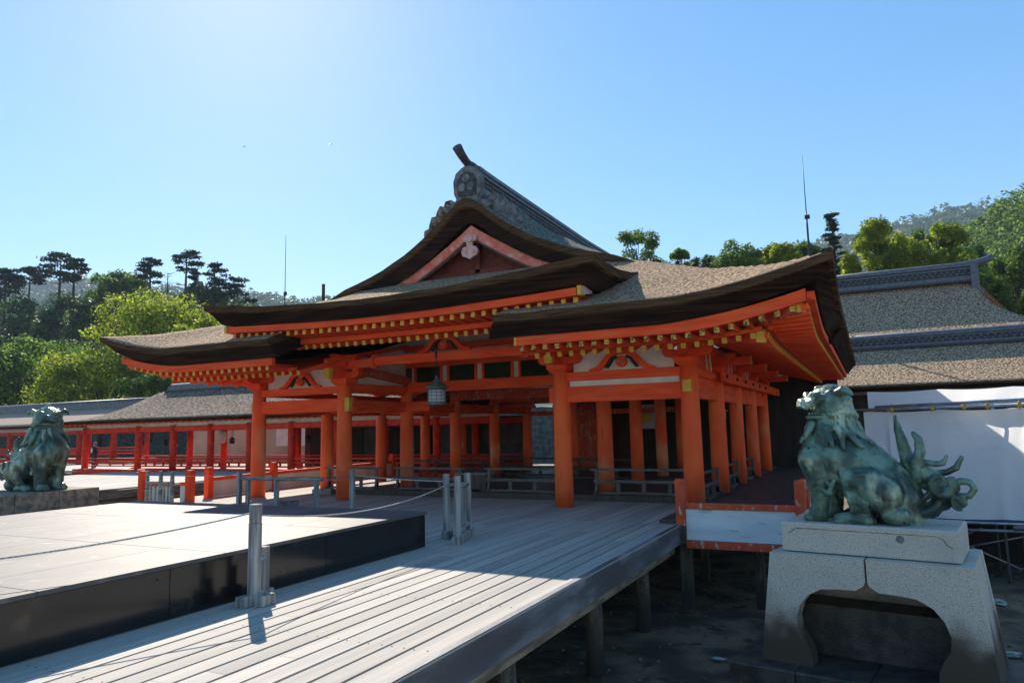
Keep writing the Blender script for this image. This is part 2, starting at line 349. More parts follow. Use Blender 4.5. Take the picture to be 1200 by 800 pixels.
mb.bar((-3.13, -4, -.14), (-3.13, 12.84, -.14), .07, .33, 0); b = mb.build('edge_fascia', M['deckside']); b.parent = deckroot
mb = MB(); mb.bar((-3.155, -4, .008), (-3.155, 12.84, .008), .13, .016, 0); b = mb.build('edge_cap', M['deck']); b.parent = deckroot
mb = MB(); mb.bar((-3.32, -4, -.40), (-3.32, 12.8, -.40), .14, .20); mb.bar((-6, -4, -.3), (-6, 12.8, -.3), .16, .3)
for y in [2 + 2 * i for i in range(6)]: mb.bar((-12.8, y, -.25), (-3.4, y, -.25), .14, .22)
mb.bar((-23.32, 12.6, -.2), (-23.32, 24, -.2), .10, .26)
mb.bar((-23.5, 12.6, -.5), (-23.5, 24, -.5), .2, .2)
b = mb.build('joist', M['joist']); b.parent = deckroot
mb = MB(); x = -6.05
while x < -3.2:
    for y in frange(.5, 12.5, 8):
        for dx in (.05, .15): mb.lathe((x + dx, y + random.uniform(-.01, .01), .0005), [(.008, 0), (.008, .002)], 6)
    x += .225
o = mb.build('nail_heads', M['black']); o['kind'] = 'stuff'; o.parent = deckroot
for y in (4.4, 6.55, 9.1, 11.3):
    for x in (-3.42, -6.1, -9):
        mb = MB(); mb.tube([(x, y, GZ - .2), (x + .01, y, -.9), (x, y, -.07)], [.125, .115, .11], 10); b = mb.build('pile', M['pile']); b.parent = deckroot
for y in (13.2, 15.5, 18, 20.5, 23):
    mb = MB(); mb.tube([(-23.6, y, GZ - .2), (-23.6, y, -.07)], .12, 10); b = mb.build('pile', M['pile']); b.parent = deckroot

# ================================================================== SHRINE HALL
XC = -9.37
HALL = thing('shrine_hall', (XC, 15, 0), 'large vermilion shrine hall with curved bark thatch roof and a gable facing the deck', 'shrine hall')
def hb(mb, name, mats, parent=None, label=None):
    o = mb.build(name, mats, parent or HALL)
    if label: o['label'] = label
    return o
CX = [-15.45, -12.4, -6.2, -3.32]; CY = [14.95, 17.8, 20.6, 23.4, 26.2]
P = [(0, 7.95), (.22, 7.88), (.5, 7.68), (.9, 7.34), (1.3, 7.04), (2.0, 6.61), (2.75, 6.27), (3.6, 5.99), (4.66, 5.72), (5.94, 5.18), (7.2, 4.66), (8.0, 4.31), (9.04, 3.93)]
def g_up(s): return max(0, 1 - s / 2.7) ** 1.6
HW = 9.04
def zbase(x, y):
    d = abs(x - XC); a = HW - d; b = y - 12.1
    z = min(interp(P, d), interp(P, HW - min(b, HW)))
    return z + .5 * g_up(max(a, b)) - (.012 if y > 16.21 else 0)
def zmain(x, y):
    d = abs(x - XC); return interp(P, d) + .42 * min(1, max(0, (y - 16.2) / 1.3)) ** .8 * min(1, max(0, (4.6 - d) / 2.4)) - .13 * min(1, max(0, (d - 4.25) / .45)) * min(1, max(0, (16.8 - y) / .25))
def zmid(x, y):
    q = min(1, abs(x - XC) / 5.08); b = y - 12.1
    c = interp([(0, 4.58), (.7, 4.68), (1.4, 4.84), (2.2, 5.06), (3.1, 5.33), (4.3, 5.86), (5.2, 6.02)], b)
    z = c + .33 * q**2 * max(0, 1 - b / 2.2) + (-.12 * q**4 if b > 1.4 else -.12 * q**4 * b / 1.4)
    zb_ = min(interp(P, abs(x - XC)), interp(P, HW - min(b, 4.3))) - .03
    k = min(1, max(0, (q - .72) / .26)) * min(1, max(0, (b - 2.3) / .8)); return lerp(z, min(z, zb_), k)
def slab(xs, ys, zf, th, ins, name, tops, parent=None, lipf=.3, botf=None):
    """thatch slab; ins = (x0,x1,y0,y1) underside inset of each edge"""
    mb = MB(); nx, ny = len(xs), len(ys)
    X0, X1, Y0, Y1 = xs[0], xs[-1], ys[0], ys[-1]
    def bx(x): t = (x - X0) / (X1 - X0); return lerp(X0 + ins[0], X1 - ins[1], t)
    def by(y): t = (y - Y0) / (Y1 - Y0); return lerp(Y0 + ins[2], Y1 - ins[3], t)
    def thk(x, y): return th(x, y) if callable(th) else th
    def jz(x, y): return .018 * noise.noise(Vector((x * 2.2, y * 2.2, 1)))
    top = [Vector((x, y, zf(x, y) + jz(x, y))) for y in ys for x in xs]
    bot = [Vector((bx(x), by(y), zf(x, y) - thk(x, y))) for y in ys for x in xs]
    I = lambda i, j: j * nx + i
    quads = [(I(i, j), I(i+1, j), I(i+1, j+1), I(i, j+1)) for j in range(ny-1) for i in range(nx-1)]
    mb.add(top, quads, 0, True)
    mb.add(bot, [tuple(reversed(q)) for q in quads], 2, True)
    loop = [I(i, 0) for i in range(nx)] + [I(nx-1, j) for j in range(1, ny)] + [I(i, ny-1) for i in range(nx-2, -1, -1)] + [I(0, j) for j in range(ny-2, 0, -1)]
    n = len(loop)
    T = [top[k] for k in loop]; B = [bot[k] for k in loop]
    A1 = [t + (b - t) * .06 + Vector((0, 0, -(t.z - b.z) * lipf * .9)) for t, b in zip(T, B)]
    A2 = [t + (b - t) * .30 + Vector((0, 0, -(t.z - b.z) * lipf * .28)) for t, b in zip(T, B)]
    A3 = [t + (b - t) * .62 + Vector((0, 0, -(t.z - b.z) * .04)) for t, b in zip(T, B)]
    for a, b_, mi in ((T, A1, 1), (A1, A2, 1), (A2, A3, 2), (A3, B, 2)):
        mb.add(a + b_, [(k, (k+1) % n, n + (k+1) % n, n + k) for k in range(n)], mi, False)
    return mb, tops
TH3 = [M['thatch'], M['lip'], M['edge']]
def put(pair, name, label=None): return hb(pair[0], name, pair[1], None, label)
# side skirts, main roof, raised middle eave
put(slab(frange(-18.41, -12.3, 30), frange(12.1, 16.8, 23), zbase, .42, (.3, .02, .3, -.02), '', TH3), 'eave_thatch', 'lower left eave thatch')
put(slab(frange(-6.40, -.33, 30), frange(12.1, 16.8, 23), zbase, .42, (-.28, .3, .3, 0), '', TH3), 'eave_thatch', 'lower right eave thatch')
MAINX = [XC + s * d for s in (-1,) for d in (9.04, 8.5, 8, 7.2, 6.5, 5.94, 5.3, 4.66, 4.1, 3.6, 3.2, 2.75, 2.4, 2.0, 1.65, 1.3, 1.1, .9, .7, .5, .36, .22, .1)] + [XC]
MAINX += [2 * XC - x for x in reversed(MAINX[:-1])]
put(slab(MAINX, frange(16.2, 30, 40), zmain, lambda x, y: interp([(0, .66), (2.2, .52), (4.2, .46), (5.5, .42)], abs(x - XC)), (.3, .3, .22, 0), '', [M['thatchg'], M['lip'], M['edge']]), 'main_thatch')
put(slab(frange(-14.45, -4.28, 40), frange(12.1, 17.3, 24), zmid, lambda x, y: .36 + .12 * min(1, abs(x - XC) / 5.08)**2, (.32, .32, .3, 0), '', TH3), 'raised_eave_thatch')
# rear corners lift, hidden side strip closed by main roof

# gable: bargeboards, wall, pendant
BG = [(0, 7.27), (.35, 7.02), (.8, 6.74), (1.3, 6.45), (1.9, 6.13), (2.5, 5.9), (3.1, 5.72)]
for s in (-1, 1):
    mb = MB()
    top = [(XC + s * d, z) for d, z in BG]; bot = [(XC + s * d, z - lerp(.37, .28, d / 3.1)) for d, z in BG]
    mb.poly(top + bot[::-1], lambda a, b: (a, 16.52, b), (0, .1, 0)); hb(mb, 'bargeboard', M['pink'])
    mb = MB(); t2 = [(a, b - .30) for a, b in top]; b2_ = [(a, b - .36) for a, b in top]
    mb.poly(t2 + b2_[::-1], lambda a, b: (a, 16.49, b), (0, .03, 0)); hb(mb, 'trim_strip', M['brown'])
mb = MB(); mb.add([(XC - 3.4, 17.0, 5.4), (XC + 3.4, 17.0, 5.4), (XC, 17.0, 7.3)], [(0, 1, 2)]); 
mb.bar((XC - 2.2, 16.9, 6.02), (XC + 2.2, 16.9, 6.02), .1, .16); mb.bar((XC, 16.9, 6), (XC, 16.9, 7), .14, .1)
hb(mb, 'gable_wall', mat('red_brown_board', (.20, .045, .028), .8, (.11, .03, .02), 5))
mb = MB()   # pendant ornament
def ring(cx, cz, rx, rz, n=14): return [(cx + rx * math.cos(2*math.pi*k/n), cz + rz * math.sin(2*math.pi*k/n)) for k in range(n)]
py = 16.40
sh = [(-.10, 6.98), (.10, 6.98), (.24, 6.93), (.20, 6.80), (.10, 6.78), (.08, 6.66), (.20, 6.64), (.27, 6.53), (.22, 6.40), (.10, 6.36), (0, 6.30),
      (-.10, 6.36), (-.22, 6.40), (-.27, 6.53), (-.20, 6.64), (-.08, 6.66), (-.10, 6.78), (-.20, 6.80), (-.24, 6.93)]
mb.poly(sh, lambda a, b: (XC + a * .95, py, b), (0, .08, 0)); mb.poly(ring(0, 6.87, .11, .11), lambda a, b: (XC + a, py - .04, b), (0, .05, 0))
for s in (-1, 1): mb.poly(ring(s * .12, 6.50, .05, .05), lambda a, b: (XC + a, py - .02, b), (0, .03, 0))
hb(mb, 'gable_pendant', M['pendant'])
# ridge
mb = MB()
rz = [(16.55, 9.0), (17.2, 8.97), (20, 8.92), (25, 8.84), (30, 8.9)]
def rtop(y): return interp(rz, y)
ysr = frange(16.55, 30, 26)
for a, b in zip(ysr, ysr[1:]):
    for (wd, lo, hi, mi) in ((.56, -.95, -.80, 1), (.50, -.80, -.62, 0), (.44, -.62, -.30, 1), (.52, -.30, -.2, 0), (.60, -.2, -.1, 0)):
        mb.add([(XC - wd/2, a, rtop(a) + lo), (XC + wd/2, a, rtop(a) + lo), (XC + wd/2, b, rtop(b) + lo), (XC - wd/2, b, rtop(b) + lo),
                (XC - wd/2, a, rtop(a) + hi), (XC + wd/2, a, rtop(a) + hi), (XC + wd/2, b, rtop(b) + hi), (XC - wd/2, b, rtop(b) + hi)],
               [(4, 5, 6, 7), (0, 1, 5, 4), (1, 2, 6, 5), (3, 0, 4, 7), (2, 3, 7, 6), (0, 3, 2, 1)], mi)
y = 16.6
while y < 29.9:     # round tiles peeping out of the side pattern
    for s in (-1, 1):
        for zz in (-.52, -.40): mb.ball((XC + s * .22, y, rtop(y) + zz), (.05, .055, .05), 6, 0)
    y += .16
RIDGE = hb(mb, 'roof_ridge', [M['tile'], M['tiled']])
mb = MB(); mb.tube([(XC, yy, rtop(yy) - .06) for yy in ysr], .15, 10); hb(mb, 'ridge_cap', M['tile'], RIDGE)
# ridge-end ornament with horn
mb = MB()
orn = [(-.34, 7.98), (-.42, 8.15), (-.44, 8.5), (-.36, 8.72), (-.2, 8.84), (-.06, 8.9), (.06, 8.9), (.2, 8.84), (.36, 8.72), (.44, 8.5), (.42, 8.15), (.34, 7.98), (.5, 7.86), (.66, 7.84), (.72, 7.70),
       (.5, 7.60), (.3, 7.72), (0, 7.86), (-.3, 7.72), (-.5, 7.60), (-.72, 7.70), (-.66, 7.84), (-.5, 7.86)]
mb.poly(orn, lambda a, b: (XC + a, 16.34, b), (0, .18, 0))
arch = [(-.28, 8.05), (-.30, 8.45), (-.18, 8.66), (0, 8.70), (.18, 8.66), (.30, 8.45), (.28, 8.05)]
mb.poly(arch, lambda a, b: (XC + a, 16.30, b), (0, .04, 0), mi=1)
for (a, b) in ((0, 8.52), (-.13, 8.28), (.13, 8.28)): mb.poly(ring(a, b, .125, .125, 6), lambda a, b: (XC + a, 16.26, b), (0, .05, 0), mi=0)
prev = mb
ORN = hb(mb, 'ridge_end_ornament', [M['stone_orn'], M['tiled']], RIDGE)
mb = MB(); mb.tube([(XC, 16.9, 8.92), (XC, 16.6, 8.93), (XC, 16.3, 9.0), (XC - .01, 16.05, 9.13), (XC - .02, 15.86, 9.27)], [.12, .12, .11, .12, .135], 12)
hb(mb, 'horn_tile', M['tiled'], RIDGE)
for s in (-1, 1):      # scrolled fins running down both slopes from the ornament
    mb = MB(); pts = [(.55, 7.95), (.62, 8.02), (.80, 8.0), (.86, 7.86), (.98, 7.9), (1.08, 7.76), (1.12, 7.62), (1.26, 7.62), (1.32, 7.44), (1.36, 7.30), (1.50, 7.26), (1.52, 7.10), (1.38, 6.98), (1.2, 7.08), (.9, 7.3), (.5, 7.64)]
    mb.poly([(s * a, b) for a, b in pts], lambda a, b: (XC + a, 16.50, b + .06), (0, .14, 0))
    for (a, b, r) in ((.72, 7.86, .09), (1.0, 7.66, .08), (1.24, 7.40, .08), (1.44, 7.16, .06)): mb.poly(ring(s * a, b + .06, r, r, 10), lambda a, b: (XC + a, 16.47, b), (0, .05, 0))
    hb(mb, 'fin_ornament', M['stone_orn'] if s > 0 else M['thatchd'], RIDGE)
    mb = MB(); mb.poly([(0, 0), (.5, .10), (1.1, .06), (1.75, -.14), (1.85, -.30), (1.2, -.26), (.4, -.2)], lambda a, b: (XC + s * (.50 + a * .22), 16.7 + a, 8.0 + b), (s * .10, 0, -.1))
    hb(mb, 'fin_ornament', M['stone_orn'], RIDGE)

# ---- columns
def column(x, y, z0, z1, r=.195):
    mb = MB(); h = z1 - z0; mb.tube([(x, y, z0), (x, y, z0 + h * .3), (x, y, z0 + h * .7), (x, y, z1)], [r * 1.06, r * 1.04, r, r * .92], 20); return mb
for j, y in enumerate(CY):
    for i, x in enumerate(CX):
        z0 = 0 if (j == 0 or i == 0) else .1
        hb(column(x, y, z0, 2.97, .195 if j < 2 else .18), 'column', M['redc'])
for (x, y) in ((-9.3, 23.4), (-9.3, 26.2)): hb(column(x, y, .1, 2.97, .16), 'column', M['redc'])
# ---- beams.  front: lower tie beam and head beam of the two side bays
def beam(p, q, w, h, name='beam', m='redh', ch=.01, label=None):
    mb = MB(); mb.bar(p, q, w, h, ch=ch); return hb(mb, name, M[m], None, label)
Y0 = CY[0]
for (a, b) in ((CX[0], CX[1]), (CX[2], CX[3])):
    beam((a, Y0, 2.46), (b, Y0, 2.46), .16, .35); beam((a - .0, Y0, 2.86), (b + .0, Y0, 2.86), .14, .19)
    mb = MB(); mb.box((a + .2, Y0 + .01, 2.635), (b - .2, Y0 + .05, 2.765)); hb(mb, 'plaster_panel', M['plaster']) if a > -10 else None
for (x, y) in ((CX[1] + .27, Y0 - .0), (CX[2] - .22, Y0)):     # projecting tenon ends
    beam((x - .05, y, 2.46), (x + .10, y, 2.46), .15, .33)
mb = MB(); mb.box((CX[1] + .2, Y0 - .24, 2.28), (CX[1] + .34, Y0 - .1, 2.63)); hb(mb, 'tenon_end', M['yellow'])
mb = MB(); mb.box((CX[3] - .09, Y0 - .235, 2.42), (CX[3] + .09, Y0 - .17, 2.66)); hb(mb, 'tenon_end', M['yellow'])
mb = MB(); mb.box((CX[0] - .26, Y0 - .06, 2.36), (CX[0] - .19, Y0 + .1, 2.62)); hb(mb, 'tenon_end', M['yellow'])
# side rows
for i in (0, 1, 2, 3):
    for j in range(len(CY) - 1):
        ya, yb = CY[j], CY[j+1]; x = CX[i]
        if i == 2: continue
        beam((x, ya, 2.44), (x, yb, 2.44), .15, .30)
        if i in (0, 3) or j == 0: beam((x, ya, 2.86), (x, yb, 2.86), .14, .17)
        if i == 3:
            mb = MB(); mb.box((x - .02, ya + .2, 2.60), (x + .02, yb - .2, 2.77)); hb(mb, 'plaster_panel', M['redh'])
# row 2 front: window wall of the raised porch
yw = CY[1]
beam((CX[1] - .1, yw - .04, 3.0), (CX[2] + .2, yw - .04, 3.0), .2, .30); beam((CX[1] - .1, yw - .02, 3.70), (CX[2] + .2, yw - .02, 3.70), .16, .2)
beam((CX[1] + .1, yw - .06, 2.44), (CX[1] + .9, yw - .06, 2.44), .2, .3)
nb = 5; xs = frange(CX[1] + .2, CX[2] - .2, nb)
for k in range(nb):
    a, b = xs[k] + .12, xs[k+1] - .12
    mb = MB(); mb.box((a + .05, yw + .02, 3.15), (b - .05, yw + .06, 3.60), 0)
    z = 3.17
    while z < 3.6: mb.box((a + .05, yw - .02, z), (b - .05, yw + .015, z + .014), 0); z += .028
    hb(mb, 'slatted_window', M['green'])
    for q_ in (a, b): mb = MB(); mb.bar((q_, yw, 3.14), (q_, yw, 3.61), .07, .10); hb(mb, 'window_frame', M['redh'])
    for q_ in (a - .12, b + .04): mb = MB(); mb.box((q_, yw - .01, 3.15), (q_ + .08, yw + .02, 3.60)); hb(mb, 'plaster_panel', M['plaster'])
mb = MB(); mb.box((CX[1] - .1, yw + .03, 3.8), (CX[2] + .2, yw + .09, 4.6)); hb(mb, 'plaster_panel', M['plaster'])
beam((CX[1] - .1, yw - .06, 4.15), (CX[2] + .2, yw - .06, 4.15), .16, .16)
# side walls of the porch (white panels) and their sloping beams
for x, s in ((CX[1], 1), (CX[2], -1)):
    mb = MB(); mb.add([(x, Y0 + .2, 2.98), (x, yw - .05, 2.98), (x, yw - .05, 4.4), (x, Y0 + .2, 3.7)], [(0, 1, 2, 3)]); o = hb(mb, 'plaster_panel', M['plaster'])
    beam((x + s * .05, Y0 - .1, 2.90), (x + s * .05, yw, 2.95), .16, .22, 'beam', 'redh')
    mb = MB()
    pts = [(Y0 + .15, 3.22), (Y0 + .9, 3.36), (yw - .5, 3.24), (yw, 3.16)]
    for p, q in zip(pts, pts[1:]): mb.bar((x + s * .08, p[0], p[1]), (x + s * .08, q[0], q[1]), .16, .22)
    hb(mb, 'curved_tie_beam', M['redold'])
    mb = MB(); mb.bar((x + s * .04, Y0 - .8, 3.55), (x + s * .04, yw, 4.25), .12, .12); hb(mb, 'sloping_rail', M['redh'])
# main beam of the raised porch with its clamps
mb = MB(); bpts = [(CX[1], 3.52), (CX[1] + .5, 3.50), (CX[1] + 1.2, 3.54), (CX[2] - 1.2, 3.54), (CX[2] - .5, 3.50), (CX[2], 3.52)]
for p, q in zip(bpts, bpts[1:]): mb.bar((p[0], Y0, p[1]), (q[0], Y0, q[1]), .2, .23, ch=.015)
hb(mb, 'porch_beam', M['redh'])
for x in (CX[1] + 1.0, CX[2] - .9):
    mb = MB(); mb.box((x - .03, Y0 - .13, 3.36), (x + .03, Y0 + .13, 3.70)); mb.box((x, Y0 - .14, 3.66), (x + .18, Y0 - .08, 3.70)); mb.box((x, Y0 - .14, 3.36), (x + .16, Y0 - .08, 3.40))
    hb(mb, 'beam_clamp', M['redold'])
# bracket sets on the front columns
def bracket(x, y, z, hi=False, side=False):
    mb = MB()
    def trap(cx, cy, z0, z1, wb, wt):
        mb.add([(cx - wb, cy - wb, z0), (cx + wb, cy - wb, z0), (cx + wb, cy + wb, z0), (cx - wb, cy + wb, z0),
                (cx - wt, cy - wt, z0 + (z1 - z0) * .45), (cx + wt, cy - wt, z0 + (z1 - z0) * .45), (cx + wt, cy + wt, z0 + (z1 - z0) * .45), (cx - wt, cy + wt, z0 + (z1 - z0) * .45),
                (cx - wt, cy - wt, z1), (cx + wt, cy - wt, z1), (cx + wt, cy + wt, z1), (cx - wt, cy + wt, z1)],
               [(0, 3, 2, 1), (0, 1, 5, 4), (1, 2, 6, 5), (2, 3, 7, 6), (3, 0, 4, 7), (4, 5, 9, 8), (5, 6, 10, 9), (6, 7, 11, 10), (7, 4, 8, 11), (8, 9, 10, 11)])
    trap(x, y, z, z + .17, .17, .25)
    def arm(dx, dy, L, z0):
        pr_ = [(-L, z0 + .16), (-L, z0 + .09), (-L + .06, z0 + .02), (-L + .18, z0), (L - .18, z0), (L - .06, z0 + .02), (L, z0 + .09), (L, z0 + .16)]
        n = Vector((-dy, dx, 0)) * .09
        mb.poly(pr_, lambda a, b: (x + dx * a - n.x, y + dy * a - n.y, b), n * 2)
    arm(1, 0, .52, z + .18); arm(0, 1, .55, z + .18)
    for k in (-.42, 0, .42): trap(x + k, y, z + .345, z + .46, .08, .11)
    trap(x, y - .45, z + .345, z + .46, .08, .11)
    if hi:
        trap(x, y - .02, z + .47, z + .62, .15, .22); arm(1, 0, .45, z + .63); arm(0, 1, .5, z + .632)
    hb(mb, 'bracket_set', M['red'])
for k, x in enumerate(CX): bracket(x, Y0, 2.97, hi=(k in (1, 2)))
for j in (1, 2, 3, 4): bracket(CX[3], CY[j], 2.97); bracket(CX[0], CY[j], 2.97) if j < 3 else None
for x in (CX[1], CX[2]):
    mb = MB(); mb.box((x - .09, Y0 - .72, 3.14), (x + .09, Y0 - .58, 3.38)); hb(mb, 'tenon_end', M['yellow'])
    mb = MB(); mb.bar((x, Y0 - .65, 3.26), (x, Y0, 3.26), .17, .2); hb(mb, 'bracket_arm', M['red'])
# purlins
for (a, b) in ((-16.3, CX[1] + .1), (CX[2] - .1, -2.5)): beam((a, Y0 - .02, 3.51), (b, Y0 - .02, 3.51), .17, .15, 'purlin')
beam((-13.1, Y0, 4.20), (-5.5, Y0, 4.20), .2, .18, 'purlin'); beam((CX[3], Y0 - .8, 3.51), (CX[3], 29, 3.51), .17, .15, 'purlin'); beam((CX[0], Y0 - .8, 3.51), (CX[0], 29, 3.51), .17, .15, 'purlin')
beam((-12.9, 13.75, 3.98), (-5.8, 13.75, 3.98), .18, .2, 'purlin')
# frog-leg struts
def frogleg(cx, y, z0, h, hw):
    mb = MB()
    for s in (-1, 1):
        o = [(0, 1), (.28, 1), (.42, .86), (.55, .62), (.68, .38), (.82, .2), (1, .12), (1.04, 0), (.82, 0), (.66, .06), (.52, .26), (.40, .52), (.28, .70), (.12, .78), (0, .78)]
        mb.poly([(s * a * hw, b * h) for a, b in o], lambda a, b: (cx + a, y - .06, z0 + b), (0, .12, 0), 0)
        o2 = [(.16, .72), (.30, .62), (.42, .36), (.54, .14), (.44, .10), (.34, .30), (.26, .52), (.14, .62)]
        mb.poly([(s * a * hw, b * h) for a, b in o2], lambda a, b: (cx + a, y - .045, z0 + b), (0, .07, 0), 2)
    mb.poly(ring(0, z0 + h * .40, .12 * hw / .7, .12, 12), lambda a, b: (cx + a, y - .07, b), (0, .1, 0), 0)
    mb.poly(ring(0, z0 + h * .40, .075, .075, 6), lambda a, b: (cx + a, y - .085, b), (0, .03, 0), 1)
    mb.box((cx - .15, y - .11, z0 + h), (cx + .15, y + .11, z0 + h + .1), 0)
    hb(mb, 'frog_leg_strut', [M['red'], M['redold'], M['green']])
frogleg(-9.3, Y0, 3.655, .40, .75); frogleg((CX[2] + CX[3]) / 2, Y0, 2.955, .44, .72); frogleg((CX[0] + CX[1]) / 2, Y0, 2.955, .44, .72)
for j in range(3):   # side bays: narrow frog leg & white zigzag struts
    y = (CY[j] + CY[j+1]) / 2; mb = MB()
    for dy in (-.22, .22):
        pts = [(0, 3.28), (.10, 3.18), (.02, 3.15), (.13, 3.02), (.05, 3.0), (.16, 2.9)]
        for p, q in zip(pts, pts[1:]): mb.bar((CX[3] + .13, y + dy + p[0] * .8, p[1] + .06), (CX[3] + .13, y + dy + q[0] * .8, q[1] + .06), .02, .06)
    hb(mb, 'zigzag_streamer', M['plaster'])
    mb = MB(); mb.box((CX[3] - .03, CY[j] + .3, 2.96), (CX[3] + .0, CY[j+1] - .3, 3.42)); hb(mb, 'plaster_panel', M['redh'])
# side long beam with studs (outer)
beam((CX[3] + .24, CY[1] - .3, 2.86), (CX[3] + .24, 29, 2.86), .10, .26, 'side_beam')
for y in (CY[1] - .1, 19.2, 20.6, 22, 23.4, 24.8):
    mb = MB(); mb.lathe((0, 0, 0), [(.05, 0), (.05, .03), (.02, .05)], 8); mb.v = [(CX[3] + .29 + z, y + x_, 2.87 + y_) for (x_, y_, z) in mb.v]; hb(mb, 'beam_stud', M['black'])
for j in (1, 2, 3, 4):
    beam((CX[3], CY[j], 3.24), (CX[3] + .85, CY[j], 3.24), .15, .2, 'bracket_arm'); mb = MB(); mb.box((CX[3] + .852, CY[j] - .075, 3.14), (CX[3] + .88, CY[j] + .075, 3.34)); hb(mb, 'tenon_end', M['yellow'])
# plaster between brackets on the front side bays
for (a, b) in ((CX[0], CX[1]), (CX[2], CX[3])):
    mb = MB(); mb.box((a + .3, Y0 + .03, 2.96), (b - .3, Y0 + .07, 3.44)); hb(mb, 'plaster_panel', M['plaster'])

# ---- soffits, rafters, eave boards
def upf(x): return g_up(HW - abs(x - XC))
ROOT_SPLIT = []
def rafter(x, flying, mid):
    """one front rafter"""
    u = upf(x)
    if mid:
        q2 = ((x - XC) / 5.08) ** 2; lift = .13 * q2
        if flying: p, q = (x, 12.56, 4.04 + lift), (x, 13.35, 4.02 + lift * .6)
        else: p, q = (x, 13.28, 3.80 + lift * .5), (x, 15.2, 4.32)
    else:
        if flying: p, q = (x, 12.56, 3.30 + .5 * u), (x, 13.35, 3.32 + .4 * u)
        else: p, q = (x, 13.28, 3.21 + .28 * u), (x, 15.1, 3.72)
    return p, q
def rafter_mesh(p, q, mb, w=.085, gilt=False):
    p, q = Vector(p), Vector(q); d = (q - p).normalized(); mb.bar(p, q, w, .10, 0, 0)
    r = d.cross(Vector((0, 0, 1))).normalized()
    mb.bar(p - d * .012, p, w + .006, .106, 2 if gilt else 1)
rest = MB(); cnt = 0
specs = []
for k in range(21): specs.append((-6.02 + k * .25, True, False)); specs.append((-6.02 + k * .25, False, False))
for k in range(37): specs.append((-13.86 + k * .25, True, True))
for k in range(20): specs.append((-17.5 + k * .25, True, False))
for k in range(33): specs.append((-13.2 + k * .25, False, True))
for k in range(20): specs.append((-17.2 + k * .25, False, False))
for (x, fl, mid) in specs:
    if not fl and not mid and (x > -1.75 or x < -17.1): continue
    if not fl and mid and x > -5.5: continue
    p, q = rafter(x, fl, mid)
    edge = HW - abs(x - XC)
    if not mid:   # shorten near the hip
        ymax = 12.1 + edge - .1
        if ymax < q[1]:
            t = max(.15, (ymax - p[1]) / (q[1] - p[1])); q = tuple(Vector(p).lerp(Vector(q), t))
    g = fl and not mid and x > -7
    if cnt < 96: mb = MB(); rafter_mesh(p, q, mb, gilt=g); hb(mb, 'rafter', [M['redh'], M['yellow'], M['gilt']]); cnt += 1
    else: rafter_mesh(p, q, rest, gilt=g)
# side rafters along both flanks (run in x)
def eave_u_side(y): return g_up(y - 12.1)
for s in (1, -1):
    xe = XC + s * HW; y = 12.7
    while y < 29.5:
        u = eave_u_side(y); b = y - 12.1
        x1 = xe - s * .46; xin = xe - s * min(1.25, max(.3, b)); rafter_mesh((x1, y, 3.32 + .5 * u), (xin, y, 3.33 + .4 * u), rest)
        if y > 13.4:
            x1 = xe - s * 1.2; xin = xe - s * min(2.95, max(1.3, b)); rafter_mesh((x1, y, 3.21 + .28 * u), (xin, y, 3.21 + .28 * u + (abs(xin - x1)) * .28), rest)
        y += .25 if s > 0 else .5
o = hb(rest, 'rafter_row', [M['redh'], M['yellow'], M['gilt']]); o['kind'] = 'stuff'
# sheathing boards above the rafters
def sheet(name, rows, m):     # rows = list of polylines of equal length
    mb = MB(); n = len(rows[0]); vs = [p for r in rows for p in r]
    mb.add(vs, [(j*n + i, j*n + i + 1, (j+1)*n + i + 1, (j+1)*n + i) for j in range(len(rows)-1) for i in range(n-1)], 0, True)
    return hb(mb, name, M[m])
for s in (1, -1):
    xi = -6.3 if s > 0 else -12.45
    def fr(b, z, uk):
        xo = XC + s * (HW - b); return [(x, 12.1 + b, z + uk * upf(x)) for x in frange(xi, xo, 24)]
    sheet('eave_board', [fr(.40, 3.37, .5), fr(1.22, 3.385, .42)], 'redh'); sheet('eave_board', [fr(1.16, 3.275, .28), fr(2.1, 3.52, .16), fr(3.0, 3.79, 0)], 'redh')
    def sr(b, z, uk): return [(XC + s * (HW - b), y, z + uk * eave_u_side(y)) for y in frange(12.1 + b, 29.6, 40)]
    sheet('eave_board', [sr(.40, 3.37, .5), sr(1.22, 3.385, .42)], 'redh'); sheet('eave_board', [sr(1.16, 3.275, .28), sr(2.1, 3.52, .16), sr(3.0, 3.79, 0)], 'redh')
def mr(b, z, uk, w=5.0): return [(x, 12.1 + b, z + uk * ((x - XC) / 5.08)**2) for x in frange(XC - w + b * .0, XC + w - b * .0, 24)]
sheet('eave_board', [mr(.40, 4.11, .13, 4.7), mr(1.22, 4.09, .1, 4.6)], 'redh'); sheet('eave_board', [mr(1.16, 3.87, .06, 3.9), mr(3.1, 4.40, 0, 3.9), mr(5.9, 5.1, 0, 3.9)], 'redh')
